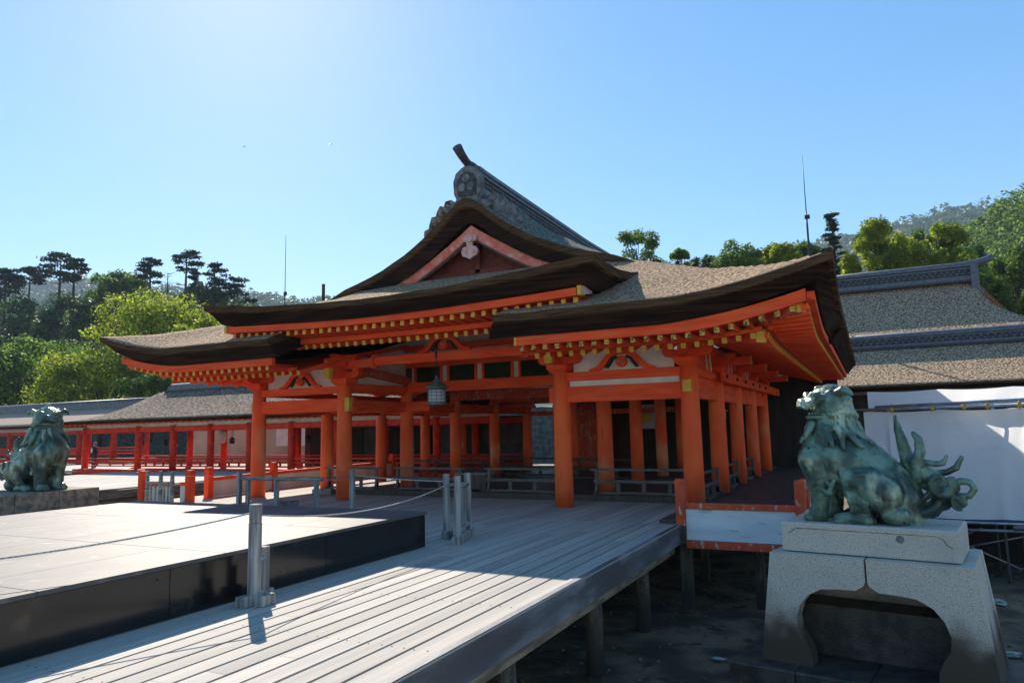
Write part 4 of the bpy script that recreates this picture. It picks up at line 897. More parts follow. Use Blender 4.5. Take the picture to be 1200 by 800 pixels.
def statue(loc, rz, label, mir=1, open_mouth=True, sc=1.0, crest=False):
    f = thing('lion_dog_statue', loc, label, 'statue', None, rz); f.scale = (sc, sc, sc)
    def V(x, y, v=0): p = U(x, y, v); return Vector((p.x * 1, p.y, p.z))
    def fin(mb):
        if mir < 0: mb.v = [(-x, y, z) for x, y, z in mb.v]; mb.f = [list(reversed(q)) for q in mb.f]
        return mb
    b = RMB()
    # torso: chest to rump
    b.tube([V(150, 440), V(190, 400), V(260, 420), V(360, 460), V(450, 520), V(530, 590), V(590, 660), V(590, 740)], [.18, .30, .37, .37, .34, .33, .29, .22], 18)
    b.ball(V(180, 400), (.26, .30, .34), 16); b.ball(V(560, 640), (.30, .34, .36), 16)
    b.tube([V(240, 340), V(250, 250), V(245, 190)], [.30, .26, .22], 16)          # neck
    # haunches
    for s in (-1, 1):
        y = -.24 * s
        b.ball(V(440, 570, y), (.30, .17, .26), 14, m=Matrix.Rotation(.5, 3, 'Y')); b.tube([V(520, 600, y), V(440, 540, y * 1.15), V(370, 520, y * 1.25)], [.24, .22, .15], 14)
        b.tube([V(362, 520, y * 1.25), V(385, 600, y * 1.2), V(410, 690, y * 1.2), V(405, 720, y * 1.2)], [.14, .12, .085, .09], 12)
        b.tube([V(440, 735, y * 1.2), V(360, 728, y * 1.2), V(280, 735, y * 1.2)], [.09, .10, .085], 10)
        for k in (-1, 0, 1): b.ball(V(272, 742, y * 1.2 + k * .062), (.062, .036, .048), 8)
        b.ball(V(575, 700, y), (.17, .16, .13), 14)
        # forelegs
        yf = -.20 * s; dx = 0 if s > 0 else 42
        b.tube([V(140 + dx, 420, yf * .9), V(165 + dx, 520, yf), V(165 + dx, 600, yf), V(162 + dx, 680, yf), V(150 + dx, 725, yf)], [.19, .15, .115, .105, .11], 14)
        b.tube([V(160 + dx, 728, yf), V(105 + dx, 728, yf)], [.10, .095], 10)
        for k in (-1.5, -.5, .5, 1.5): b.ball(V(88 + dx + abs(k) * 7, 734, yf + k * .056), (.058, .034, .05), 8)
        for k in range(3): b.ball(V(112 + dx, 700, yf + (k - 1) * .06), (.05, .03, .04), 8)
    for s in (-1, 1):
        for k in range(6): b.tube([V(330 + k * 34, 470 + k * 10, -.33 * s), V(350 + k * 34, 520 + k * 12, -.37 * s), V(352 + k * 36, 570 + k * 12, -.35 * s)], [.014, .022, .012], 6)
        b.tube([V(345, 560, -.37 * s), V(400, 500, -.42 * s), V(470, 500, -.44 * s), V(540, 560, -.42 * s), V(570, 640, -.36 * s)], [.02, .035, .04, .035, .02], 8)
    b.tube([V(290, 500, -.30), V(340, 470, -.35), V(420, 430, -.33), V(510, 400, -.20)], [.016, .018, .018, .014], 7)
    for k in range(7): b.tube([V(220 + k * 22, 520, (k % 3 - 1) * .08), V(235 + k * 20, 590, (k % 3 - 1) * .08), V(250 + k * 20, 640, (k % 3 - 1) * .07)], [.05, .04, .015], 7)
    b.ball(V(590, 690, 0), (.17, .30, .17), 16)
    # head, turned towards the viewer
    HC = V(236, 140, -.03); ha = R_(34)
    fw = Vector((-math.cos(ha), -math.sin(ha), 0)); rt_ = Vector((math.sin(ha), -math.cos(ha), 0)); up = Vector((0, 0, 1))
    hm = Matrix((fw, rt_, up)).transposed()
    def H(a, b_, c): return HC + fw * a + rt_ * b_ + up * c
    b.ball(HC + up * .02 - fw * .03, (.24, .26, .26), 18, m=hm)
    b.ball(H(.0, 0, .13), (.20, .19, .13), 14, m=hm)
    b.ball(H(.19, 0, .05), (.16, .19, .062), 14, m=hm)                 # upper muzzle
    b.ball(H(.335, 0, .065), (.05, .075, .045), 10, m=hm); b.ball(H(.345, .055, .05), (.035, .035, .03), 8); b.ball(H(.345, -.055, .05), (.035, .035, .03), 8)   # nose
    b.tube([H(.335, .13, -.02), H(.36, .06, .012), H(.365, 0, .018), H(.36, -.06, .012), H(.335, -.13, .0), H(.20, -.205, -.03)], [.022] * 6, 8)   # upper lip
    b.ball(H(.14, 0, -.135 if open_mouth else -.07), (.165, .16, .045), 14, m=hm)   # lower jaw
    for s in (-1, 1):
        b.tube([H(.25, s * .03, .115), H(.235, s * .10, .15), H(.17, s * .175, .13)], [.03, .042, .03], 9)   # brows
        b.ball(H(.225, s * .09, .085), (.044, .046, .040), 12); b.ball(H(.262, s * .095, .085), (.014, .014, .014), 8)        # eyes
        b.ball(H(.15, s * .17, .09), (.06, .05, .05), 8)
        b.ball(H(.30, s * .07, .01), (.05, .06, .04), 8)
        b.ball(H(.06, s * .20, -.03), (.08, .05, .09), 8)
        b.tube([H(-.02, s * .20, .14), H(-.07, s * .28, .19), H(-.12, s * .33, .16), H(-.15, s * .35, .12)], [.06, .055, .04, .015], 8)  # ears
    for k in range(-2, 3): b.ball(H(.10 - abs(k) * .03, k * .085, .22 - abs(k) * .03), (.07, .05, .045), 8)
    if open_mouth:
        b.ball(H(-.06, 0, -.06), (.13, .17, .10), 12, m=hm)
    def disp(c): return .006 * noise.noise(c * 7) + .004 * noise.noise(c * 19) + .0025 * noise.noise(c * 45)
    remeshed(fin(b), 'body', M['bronze'], f, .012, 3, disp)
    if crest:
        m_ = MB(); m_.tube([H(-.02, 0, .22), H(0, 0, .30), H(0, 0, .36)], [.06, .045, .01], 10); o = fin(m_).build('horn', M['bronze']); o.parent = f
    # teeth
    m_ = MB()
    if open_mouth:
        for nm_, fr0, dz_, sz_ in (('upper_teeth', .30, -.018, .026), ('lower_teeth', .25, -.088, .020)):
            m_ = MB(); m_.tube([H(fr0 - .075 - .01, -.125, dz_), H(fr0 - .01, 0, dz_), H(fr0 - .085, .125, dz_)], .010, 6)
            for k in range(-3, 4): m_.ball(H(fr0 - abs(k) * .022, k * .040, dz_), (.014, .014, sz_), 6)
            o = fin(m_).build(nm_, M['bronze']); o.parent = f
    # mane: locks with curled ends
    m_ = RMB(); rnd = random.Random(3)
    def lock(p, q, r0, bend=.04, curl=True):
        p, q = Vector(p), Vector(q); d = q - p; side = Vector((rnd.uniform(-1, 1), rnd.uniform(-1, 1), 0)) * bend; pts = []; rs = []
        for k in range(9):
            t = k / 8; pts.append(p + d * t + side * math.sin(t * 5)); rs.append(r0 * (1 - .35 * t) * (1 if t < .9 else .8))
        m_.tube(pts, rs, 8); m_.ball(pts[-1], rs[-1] * 1.1, 8)
    for a in frange(-155, 155, 13):
        ar = R_(a); dirn = fw * math.cos(ar) + rt_ * math.sin(ar)
        base = HC + dirn * (.20 if abs(a) > 50 else .13) + up * (-.13 - .03 * math.cos(ar * 2) - (.06 if abs(a) < 50 else 0)) - fw * .05
        L = .27 + .12 * rnd.random() + (.06 if abs(a) > 90 else 0)
        lock(base, base + dirn * (.05 + .13 * (abs(a) > 60)) + Vector((0, 0, -L)), .044, .018)
        m_.ball(base + up * .02 + dirn * .03, .058, 8)
    for a in frange(-120, 120, 9):
        if abs(a) < 58: continue
        ar = R_(a); dirn = fw * math.cos(ar) + rt_ * math.sin(ar)
        m_.ball(HC + dirn * .215 + up * (-.06 - .05 * rnd.random()) - fw * .08, .062, 8)
    for k in range(26):
        th = rnd.uniform(1.9, 4.4); z_ = rnd.uniform(-.05, .20); m_.ball(HC + (fw * math.cos(th) + rt_ * math.sin(th)) * (.235 - .3 * max(0, z_ - .08)) + up * z_, .052, 8)
    for (p, q, r0) in ((V(330, 250, -.12), V(480, 345, -.10), .05), (V(320, 260, -.24), V(430, 360, -.28), .05), (V(300, 260, -.30), V(345, 365, -.34), .05), (V(250, 260, -.28), V(275, 350, -.36), .05), (V(210, 250, -.26), V(230, 350, -.36), .048),
                       (V(150, 230, -.20), V(95, 330, -.25), .05), (V(130, 220, -.10), V(80, 315, -.10), .045), (V(320, 260, .12), V(450, 350, .16), .05), (V(180, 250, .1), V(140, 350, .1), .05), (V(290, 230, 0), V(400, 310, 0), .06)): lock(p, q, r0, .02)
    for k in range(30):
        th = rnd.uniform(1.5, 4.8); z_ = rnd.uniform(-.16, .20); d_ = fw * math.cos(th) + rt_ * math.sin(th); c_ = HC + d_ * (.26 - .35 * max(0, z_ - .06)) + up * z_; t1 = Vector((-d_.y, d_.x, 0))
        m_.tube([c_ + (t1 * math.cos(q) + up * math.sin(q)) * (.012 + .0085 * q) for q in frange(0, 6.4, 12)], .013, 6)
    # elbow curls
    for s in (-1, 1):
        y = -.27 * s
        sp = [V(215 + math.cos(t) * (6 + 7 * t), 560 - math.sin(t) * (6 + 7 * t), y) for t in frange(0, 5.2, 14)]; m_.tube(sp, [.02 + .002 * k for k in range(15)], 7)
        m_.tube([V(195, 610, y), V(235, 580, y), V(260, 540, y), V(275, 490, y)], [.035, .035, .03, .012], 7); m_.tube([V(200, 540, y), V(220, 500, y), V(245, 470, y)], [.035, .03, .012], 7)
        for k in range(5): m_.tube([V(345 + k * 24, 590, y * 1.45), V(350 + k * 24, 640, y * 1.5), V(356 + k * 20, 690, y * 1.4)], [.028, .026, .016], 7)
    remeshed(fin(m_), 'mane', M['bronze'], f, .010, 2, disp)
    t_ = RMB()
    t_.tube([V(600, 690), V(680, 690), V(750, 675), V(795, 625), V(800, 570), V(765, 525), V(710, 480), V(665, 430)], [.13, .105, .095, .085, .085, .095, .09, .08], 14)
    for z_ in (-.06, .07):
        t_.tube([V(640, 690, z_), V(720, 690, z_), V(775, 655, z_), V(812, 600, z_)], [.07, .065, .06, .045], 10)
    t_.tube([V(745, 570, .03), V(680, 515, .03), V(640, 430, .03), V(622, 340, .03), V(602, 270, .03), V(594, 205, .03)], [.06, .085, .078, .066, .046, .020], 12)
    t_.tube([V(650, 520, .05), V(622, 470, .05), V(622, 410, .05), V(606, 350, .05)], [.07, .06, .045, .02], 9)
    t_.tube([V(690, 520, -.05), V(690, 440, -.06), V(715, 380, -.06), V(712, 325, -.06), V(688, 292, -.06)], [.075, .068, .062, .052, .03], 12)
    t_.tube([V(725, 520, -.04), V(702, 465, -.07), V(735, 440, -.08), V(785, 446, -.08), V(825, 442, -.08), V(848, 405, -.08)], [.045, .042, .040, .040, .038, .022], 10)
    t_.tube([V(760, 530, .05), V(778, 498, .05), V(830, 492, .05), V(880, 468, .05), V(912, 415, .05)], [.045, .045, .042, .04, .022], 10)
    t_.tube([V(800 + (30 + 4.5 * a) * math.cos(a), 548 - (30 + 4.5 * a) * math.sin(a), -.11) for a in frange(0, 6.6, 20)], [.030 + .0016 * k for k in range(21)], 9)
    t_.ball(V(800, 548, -.10), (.06, .05, .06), 10)
    t_.tube([V(830, 600, -.03), V(850, 552, -.05), V(900, 530, -.05), V(945, 535, -.05), V(962, 568, -.05), V(935, 602, -.05), V(895, 600, -.05)], [.045, .044, .042, .04, .04, .04, .035], 10)
    t_.ball(V(880, 630, -.03), (.095, .09, .085), 12); t_.tube([V(880 + (12 + 5 * a) * math.cos(a), 630 - (12 + 5 * a) * math.sin(a), -.12) for a in frange(0, 5, 12)], .022, 7)
    t_.tube([V(800, 650, .06), V(850, 612, .06), V(880, 565, .06)], [.08, .065, .03], 9)
    for k in range(5): t_.tube([V(690 + 22 * k, 640 - 10 * k, -.11), V(720 + 20 * k, 610 - 16 * k, -.13), V(740 + 16 * k, 575 - 14 * k, -.10)], [.022, .024, .012], 6)
    remeshed(fin(t_), 'tail', M['bronze'], f, .011, 3, disp)
    return f
pc = Vector((-.07, 10.40, 0)); rm = Matrix.Rotation(PA, 3, 'Z')
statue(pc + rm @ Vector((.05, -.05, .468)), PA, 'green bronze lion dog with curling tail on the big granite pedestal at right', 1, True, 1.06)
# left pair: on a low stone base left of the stage
LP = Vector((-18.75, 10.8, .49))
statue(LP, R_(0), 'green bronze horned lion dog seen from the front at the far left', -1, False, 1.22, True)
f = thing('statue_base', (-18.75, 10.6, 0), 'low base of old tan stone blocks under the far left lion dog', 'pedestal', None, R_(4))
for k in range(4):
    for x in (-.52, .52): lp(f, 'top_stone', 'granitel', lambda mb: mb.bar((x, -3.0 + k * 1.06 + .01, .24), (x, -1.94 + k * 1.06 - .01, .24), 1.02, .49, ch=.02))
for k in range(5):
    lp(f, 'base_stone', 'granitel', lambda mb: mb.bar((.10, -3.3 + k * .99 + .01, -.16), (.10, -2.31 + k * .99 - .01, -.16), 2.36, .30, ch=.02))
lp(f, 'foundation', 'granited', lambda mb: mb.box((-1.2, -3.3, GZ - .1), (1.3, 1.7, -.312)))

# ================================================================== WHITE SHEETING AND SCAFFOLD, RIGHT
TY = 17.0
f = thing('sheeted_scaffold', (2.5, TY, -.2), 'steel pipe scaffold hung with white sheets behind the right lion dog', 'scaffold')
def wavy(mb, x0, x1, z0, z1, y, amp, n=44, m=10, seed=0, grom=None):
    vs = []
    for j in range(m + 1):
        for i in range(n + 1):
            x = lerp(x0, x1, i / n); z = lerp(z0, z1, j / m); t = j / m
            fold = amp * (math.sin(x * 5.2 + seed + 1.5 * t) * .4 + noise.noise(Vector((x * 1.4, z * .8, seed)))) * (1 - .75 * t) + .4 * amp * noise.noise(Vector((x * 3, z * 3, seed + 5)))
            zz = z - (.03 * abs(math.sin(x * 2.4)) * t)
            vs.append((x, y + fold, zz))
    mb.add(vs, [(j*(n+1) + i, j*(n+1) + i + 1, (j+1)*(n+1) + i + 1, (j+1)*(n+1) + i) for j in range(m) for i in range(n)], 0, True)
for k, (a, b) in enumerate(((-.12, .36), (.34, 2.66), (2.64, 5.0))):
    mb = MB(); wavy(mb, a, b, -.24, 1.93, TY - .008 * k, .16, seed=k * 3); mb.build('sheet', M['tarp'], f, normals=False)
mb = MB(); wavy(mb, -.02, 5, 1.99, 2.36, TY + .35, .04, seed=8); mb.build('sheet', M['tarp'], f, normals=False)
for (p, q, r, nm) in (((-.4, TY - .06, 1.965), (5.2, TY - .06, 1.985), .03, 'pipe'), ((.1, TY - .10, 2.02), (5.2, TY - 1.0, 2.14), .025, 'pipe'), ((.4, TY + .1, 2.0), (5.2, TY + .1, 2.10), .025, 'pipe'),
                      ((-.1, TY - .1, -.30), (5.2, TY - .1, -.30), .03, 'pipe'), ((.9, TY - .15, -.44), (5.2, TY - .15, -.42), .03, 'pipe'), ((2.3, TY - .2, -.36), (5.2, TY - .2, -.35), .045, 'pipe')):
    mb = MB(); mb.tube([p, q], r, 8); mb.build(nm, M['pipe'], f)
for x in (.35, 1.25, 2.2, 2.66, 3.3):
    for yy in (TY + .1, TY + 1.2):
        mb = MB(); mb.tube([(x, yy, GZ), (x, yy, 2.05 if yy < TY + 1 else 1.2)], .026, 8); mb.build('upright', M['pipe'], f)
for (a, b) in (((.4, -1.2), (1.9, -.5)), ((.9, -.5), (2.5, -1.3)), ((1.4, -.9), (3.2, -.5)), ((2.4, -1.3), (3.6, -.6))):
    mb = MB(); mb.tube([(a[0], TY + .5, a[1]), (b[0], TY + .8, b[1])], .02, 6); mb.build('brace', M['pipe'], f)
mb = MB(); mb.box((.0, TY + .05, -.33), (5.0, TY + 2.2, -.27)); mb.build('walk_board', M['dark'], f)
for x in (.42, 1.15, 1.7, 2.1, 2.62, 2.9):
    mb = MB(); mb.box((x - .03, TY - .11, 1.93), (x + .03, TY - .03, 2.03)); mb.tube([(x, TY - .07, 1.9), (x, TY - .07, 2.08)], .012, 6); mb.build('clamp', M['brass'], f)
mb = MB(); mb.box((-.6, TY + 2.4, GZ), (5.5, TY + 2.5, -.34)); mb.build('shade_board', M['dark'], f)  # dark sheet added to stand for the shade under the scaffold

# ================================================================== MAIN SANCTUARY ROOFS, RIGHT BEHIND
f = thing('sanctuary_building', (4, 42, 0), 'large sanctuary building with two tiers of bark roof behind the white sheeting at right', 'shrine building')
def tier(x0, x1, y0, y1, z0, z1, th, name, tops=None, curve=.5, flare=0):
    def zf(x, y):
        t = (y - y0) / (y1 - y0); return z0 + (z1 - z0) * (t * (1 - curve * .35) + curve * .35 * t * t)
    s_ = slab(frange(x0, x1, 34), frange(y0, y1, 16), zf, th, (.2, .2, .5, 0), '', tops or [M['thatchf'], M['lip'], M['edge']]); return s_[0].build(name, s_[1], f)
tier(-6, 22, 38, 42.3, 3.36, 5.55, .24, 'lower_roof')
def flank(name, xt, yt0, yt1, zt0, zt1):
    # upper roof whose right verge sweeps outward as it comes down
    nx, ny = 40, 20; vs = []; mb = MB()
    for j in range(ny + 1):
        t = j / ny; y = lerp(yt0, yt1, t); z = zt0 + (zt1 - zt0) * (.78 * t + .22 * t * t)
        xr = xt + 4.2 * (1 - t) ** 2.2
        for i in range(nx + 1):
            s_ = i / nx; x = lerp(-5, xr, s_); vs.append((x, y, z - .10 * max(0, s_ - .9) * 10 + .015 * noise.noise(Vector((x * 2, y * 2, 0)))))
    mb.add(vs, [(j*(nx+1) + i, j*(nx+1) + i + 1, (j+1)*(nx+1) + i + 1, (j+1)*(nx+1) + i) for j in range(ny) for i in range(nx)], 0, True)
    e = [j * (nx + 1) + nx for j in range(ny + 1)]; n = len(e); E_ = [Vector(vs[k]) for k in e]
    mb.add(E_ + [p + Vector((-.25, 0, -.55)) for p in E_], [(k, k + 1, n + k + 1, n + k) for k in range(n - 1)], 1)
    e = [i for i in range(nx + 1)]; n = len(e); E_ = [Vector(vs[k]) for k in e]
    mb.add(E_ + [p + Vector((0, .2, -.4)) for p in E_], [(k, k + 1, n + k + 1, n + k) for k in range(n - 1)], 1)
    # far slope
    mb.add([(-5, yt1, zt1), (xt, yt1, zt1), (xt + 4.2, yt1 + 6, zt0), (-5, yt1 + 6, zt0)], [(0, 1, 2, 3)], 0)
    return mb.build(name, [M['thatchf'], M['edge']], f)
flank('upper_roof', 6.0, 42.9, 48.2, 5.9, 9.6)
def ridge(xa, xb, y, za, h, name, end=False):
    mb = MB()
    for (wd, lo, hi, mi) in ((.9, 0, .12, 1), (.7, .12, h * .35, 0), (.6, h * .35, h * .72, 1), (.75, h * .72, h * .82, 0), (.9, h * .86, h, 0)):
        mb.box((xa, y - wd/2, za + lo), (xb, y + wd/2, za + hi), mi)
    x = xa
    while x < xb:
        mb.ball((x, y - .31, za + h * .48), (.09, .05, .09), 6, 0); mb.ball((x + .13, y - .31, za + h * .62), (.09, .05, .09), 6, 0); x += .3
    mb.tube([(xa, y, za + h), (xb - (1 if end else 0), y, za + h)] + ([(xb, y, za + h + .08), (xb + .6, y, za + h + .22), (xb + .85, y, za + h + .34)] if end else []), [.2] * (5 if end else 2), 10)
    if end: mb.box((xb - .35, y - .5, za - .55), (xb + .05, y - .4, za + h - .1), 0); mb.box((xb - .2, y - .52, za - .9), (xb + .2, y - .44, za - .4), 0)
    return mb.build(name, [M['tile'], M['tiled']], f)
ridge(-4.8, 6.1, 48.2, 9.5, 1.05, 'upper_ridge', True); ridge(-6, 22, 42.35, 5.4, .68, 'lower_ridge')
mb = MB(); mb.box((-6, 39.5, GZ), (22, 39.7, 3.4)); mb.build('wall', M['dark'], f)
mb = MB(); mb.box((-6, 38.35, 2.95), (22, 38.5, 3.1)); mb.build('eave_beam', M['brown'], f)

# ================================================================== CORRIDORS, LEFT
f = thing('corridor_gallery', (-33, 26, 0), 'long low red corridor with bark roof running left behind the hall', 'corridor')
cy0, cy1 = 25.0, 28.2
cxs = [at(p, 551 - (p - 99) * .008, cy0).x for p in (99, 161, 202, 246, 292)]; dxs = cxs[-1] - cxs[-2]
cxs += [cxs[-1] + dxs * k for k in range(1, 6)]
for i, x in enumerate(cxs):
    for y in (cy0, cy1):
        mb = MB(); mb.tube([(x, y, 0), (x, y, 2.28)], .17, 14); mb.build('column', M['redk'], f)
for i, (a, b) in enumerate(zip(cxs, cxs[1:])):
    for y in (cy0, cy1):
        mb = MB(); mb.bar((a, y, 2.10), (b, y, 2.10), .14, .24); mb.build('tie_beam', M['redk'], f)
        for z in (.22, .42, .60):
            mb = MB(); mb.bar((a + .17, y - .02, z), (b - .17, y - .02, z), .07, .07); mb.build('railing', M['redk'], f)
        mb = MB(); n_ = 4
        for k in range(1, n_): mb.bar((lerp(a, b, k / n_), y - .02, .22), (lerp(a, b, k / n_), y - .02, .42), .07, .07, up=Vector((0, 1, 0)))
        mb.build('baluster_row', M['redk'], f)
    mb = MB(); mb.box((a, cy0 + .02, 2.23), (b, cy0 + .05, 2.42)); mb.build('plaster_panel', M['plaster'], f)
L0, L1 = cxs[0] - .9, cxs[-1]
mb = MB(); mb.bar((L0, cy0 - .6, 2.50), (L1, cy0 - .6, 2.50), .12, .12); mb.build('eave_beam', M['redk'], f)
x = L0
rr = MB()
while x < L1: rr.bar((x, cy0 - .62, 2.42), (x, cy0 + .8, 2.62), .07, .08, 0); rr.bar((x, cy0 - .635, 2.42), (x, cy0 - .62, 2.42), .075, .085, 1); x += .42
o = rr.build('rafter_row', [M['redk'], M['yellow']], f); o['kind'] = 'stuff'
def zc(x, y):
    t = (y - (cy0 - .95)) / 3.1; t = min(1, t); dl = max(0, 1 - (x - (L0 - .6)) / 5.2)
    return 2.62 + (1.62 * (.8 * t + .2 * t * t)) * (1 - dl ** 1.4)
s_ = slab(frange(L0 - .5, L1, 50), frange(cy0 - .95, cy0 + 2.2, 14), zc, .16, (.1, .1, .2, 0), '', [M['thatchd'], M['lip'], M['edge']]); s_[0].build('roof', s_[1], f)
mb = MB(); mb.add([(L0 + 4, cy0 + 2.2, 4.24), (L1, cy0 + 2.2, 4.24), (L1, cy1 + 1, 2.6), (L0, cy1 + 1, 2.6)], [(0, 1, 2, 3)]); mb.build('rear_roof', M['thatchd'], f)
mb = MB(); mb.box((L0 + 4.6, cy0 + 1.95, 4.10), (L1, cy0 + 2.5, 4.24), 1); mb.box((L0 + 4.8, cy0 + 2.0, 4.24), (L1, cy0 + 2.4, 4.46), 0); mb.tube([(L0 + 4.9, cy0 + 2.2, 4.48), (L1, cy0 + 2.2, 4.5)], .13, 8); mb.build('roof_ridge', [M['tile'], M['tiled']], f)
mb = MB(); mb.box((L0, cy0 - .1, -.22), (L1, cy1 + .2, .0)); mb.build('floor', M['redk'], f)
mb = MB(); mb.box((cxs[0] + .1, cy1 + 3.6, 0), (cxs[4] + 1, cy1 + 3.7, 2.0)); mb.build('inner_wall', M['tan'], f)
mb = MB(); mb.box((cxs[2] + .3, cy1 + 3.55, 1.0), (cxs[4] - .5, cy1 + 3.6, 2.0)); mb.build('plaster_panel', M['plaster'], f)
mb = MB(); mb.box((cxs[4] + .2, cy1 + .3, 0), (cxs[-1], cy1 + .4, 2.3)); mb.build('inner_wall', M['glint'], f)
for k in range(5): mb = MB(); mb.box((cxs[4] + .6 + k * 2.1, cy1 + .25, .3), (cxs[4] + 1.9 + k * 2.1, cy1 + .29, 1.9)); mb.build('sliding_panel', M['dark'], f)
for k, (px, py, y) in enumerate(((110.5, 521, 27), (194, 519, 27), (205, 520, 25.2), (272, 516, 27.2), (260, 512, 27.2), (361, 514, 27.2))):
    p = at(px, py, y); big = (k == 4)
    f2 = thing('corridor_lantern', (p.x, p.y, p.z), ['', 'small dark lantern hanging behind the second corridor bay', 'small lit dark lantern hanging at the third corridor column', 'small dark lantern at the far back of the fourth corridor bay', 'pale paper lantern hanging deep in the fourth corridor bay', 'small dark lantern hanging behind the two left hall columns'][k] or 'x', 'lantern')
    if k == 0: bpy.data.objects.remove(f2); continue
    if big:
        mb = MB(); mb.lathe((0, 0, 0), [(.10, -.34), (.20, -.25), (.23, 0), (.20, .25), (.10, .34)], 14); o = mb.build('body', M['lantp']); o.parent = f2
        for z in (-.34, .34): mb = MB(); mb.lathe((0, 0, z), [(.11, -.02), (.11, .02)], 12); o = mb.build('rim', M['black']); o.parent = f2
    else:
        mb = MB(); mb.lathe((0, 0, 0), [(.11, -.16), (.13, -.14), (.13, .04)], 8); o = mb.build('body', M['lantp'] if k == 2 else M['black']); o.parent = f2
        mb = MB(); mb.lathe((0, 0, 0), [(.19, .05), (.06, .16), (.02, .2)], 8); o = mb.build('roof', M['black']); o.parent = f2
    mb = MB(); mb.tube([(0, 0, .18), (0, 0, 2.1 - p.z)], .012, 5); o = mb.build('hanger', M['black']); o.parent = f2

# far corridor, farther left
f = thing('far_corridor', (-68, 38, 0), 'distant low red corridor on stilts with sunlit brown roof at the far left edge', 'corridor')
ya, yb = 38.4, 41.4
fx = [at(p, 537, ya).x for p in (-120, -80, -45, 10, 64, 92, 133)]
for x in fx:
    for y in (ya, yb): mb = MB(); mb.tube([(x, y, -.1), (x, y, 2.35)], .2, 10); mb.build('column', M['redk'], f)
for a, b in zip(fx, fx[1:]):
    for y in (ya, yb):
        mb = MB(); mb.bar((a, y, 2.2), (b, y, 2.2), .16, .3); mb.build('tie_beam', M['redk'], f)
        for z in (.3, .55, .8): mb = MB(); mb.bar((a, y, z), (b, y, z), .09, .09); mb.build('railing', M['redk'], f)
    mb = MB(); mb.box((a, ya + .1, 2.35), (b, ya + .15, 2.62)); mb.build('plaster_panel', M['plaster'], f)
fl, fr2 = fx[0], fx[-1] + 1
mb = MB(); mb.bar((fl, ya - .5, 2.74), (fr2, ya - .5, 2.74), .14, .16); mb.build('eave_beam', M['redk'], f)
mb = MB(); mb.box((fl, ya - .3, -.4), (fr2, yb + .3, -.1)); mb.build('floor', M['redk'], f)
for x in fx: mb = MB(); mb.bar((x, ya, GZ), (x, ya, -.4), .3, .3, up=Vector((0, 1, 0))); mb.build('stilt', M['pile'], f)
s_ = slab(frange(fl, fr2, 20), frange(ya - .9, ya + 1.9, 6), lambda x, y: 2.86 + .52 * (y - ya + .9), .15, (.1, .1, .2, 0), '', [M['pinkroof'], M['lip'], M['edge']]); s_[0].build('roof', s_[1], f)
mb = MB(); mb.box((fl, ya + 1.7, 4.2), (fr2 + 5, ya + 2.3, 4.75)); mb.tube([(fl, ya + 2, 4.8), (fr2 + 5, ya + 2, 4.8)], .2, 8); mb.build('roof_ridge', M['tile'], f)
mb = MB(); mb.add([(fl, ya + 2, 4.3), (fr2 + 1, ya + 2, 4.3), (fr2, yb + 1, 2.8), (fl, yb + 1, 2.8)], [(0, 1, 2, 3)]); mb.build('rear_roof', M['thatchd'], f)
# red boat-like edge board lying by the corridor
mb = MB(); mb.bar((-38.6, 24.4, -.04), (-31, 24.0, -.02), .35, .26, ch=.04); tag(mb.build('kerb_beam', M['redk']), 'red edge beam lying on the pale deck in front of the corridor columns', 'beam')
# masonry bank behind
mb = MB()
vs = []; 
for j in range(2):
    for i in range(61): x = -150 + i * 2.4; vs.append((x, 62 + 1.5 * noise.noise(Vector((x * .1, 0, 0))), (GZ if j == 0 else 3.6 + .4 * noise.noise(Vector((x * .3, 1, 0))))))
mb.add(vs, [(i, i + 1, 61 + i + 1, 61 + i) for i in range(60)], 0)
mb.add([(v[0], v[1], v[2]) for v in vs[61:]] + [(v[0], v[1] + 12, v[2] + .5) for v in vs[61:]], [(i, i + 1, 61 + i + 1, 61 + i) for i in range(60)], 0)
tag(mb.build('stone_bank_wall', M['stonewall']), 'dark mossy stone bank wall seen through the corridor openings', 'wall')
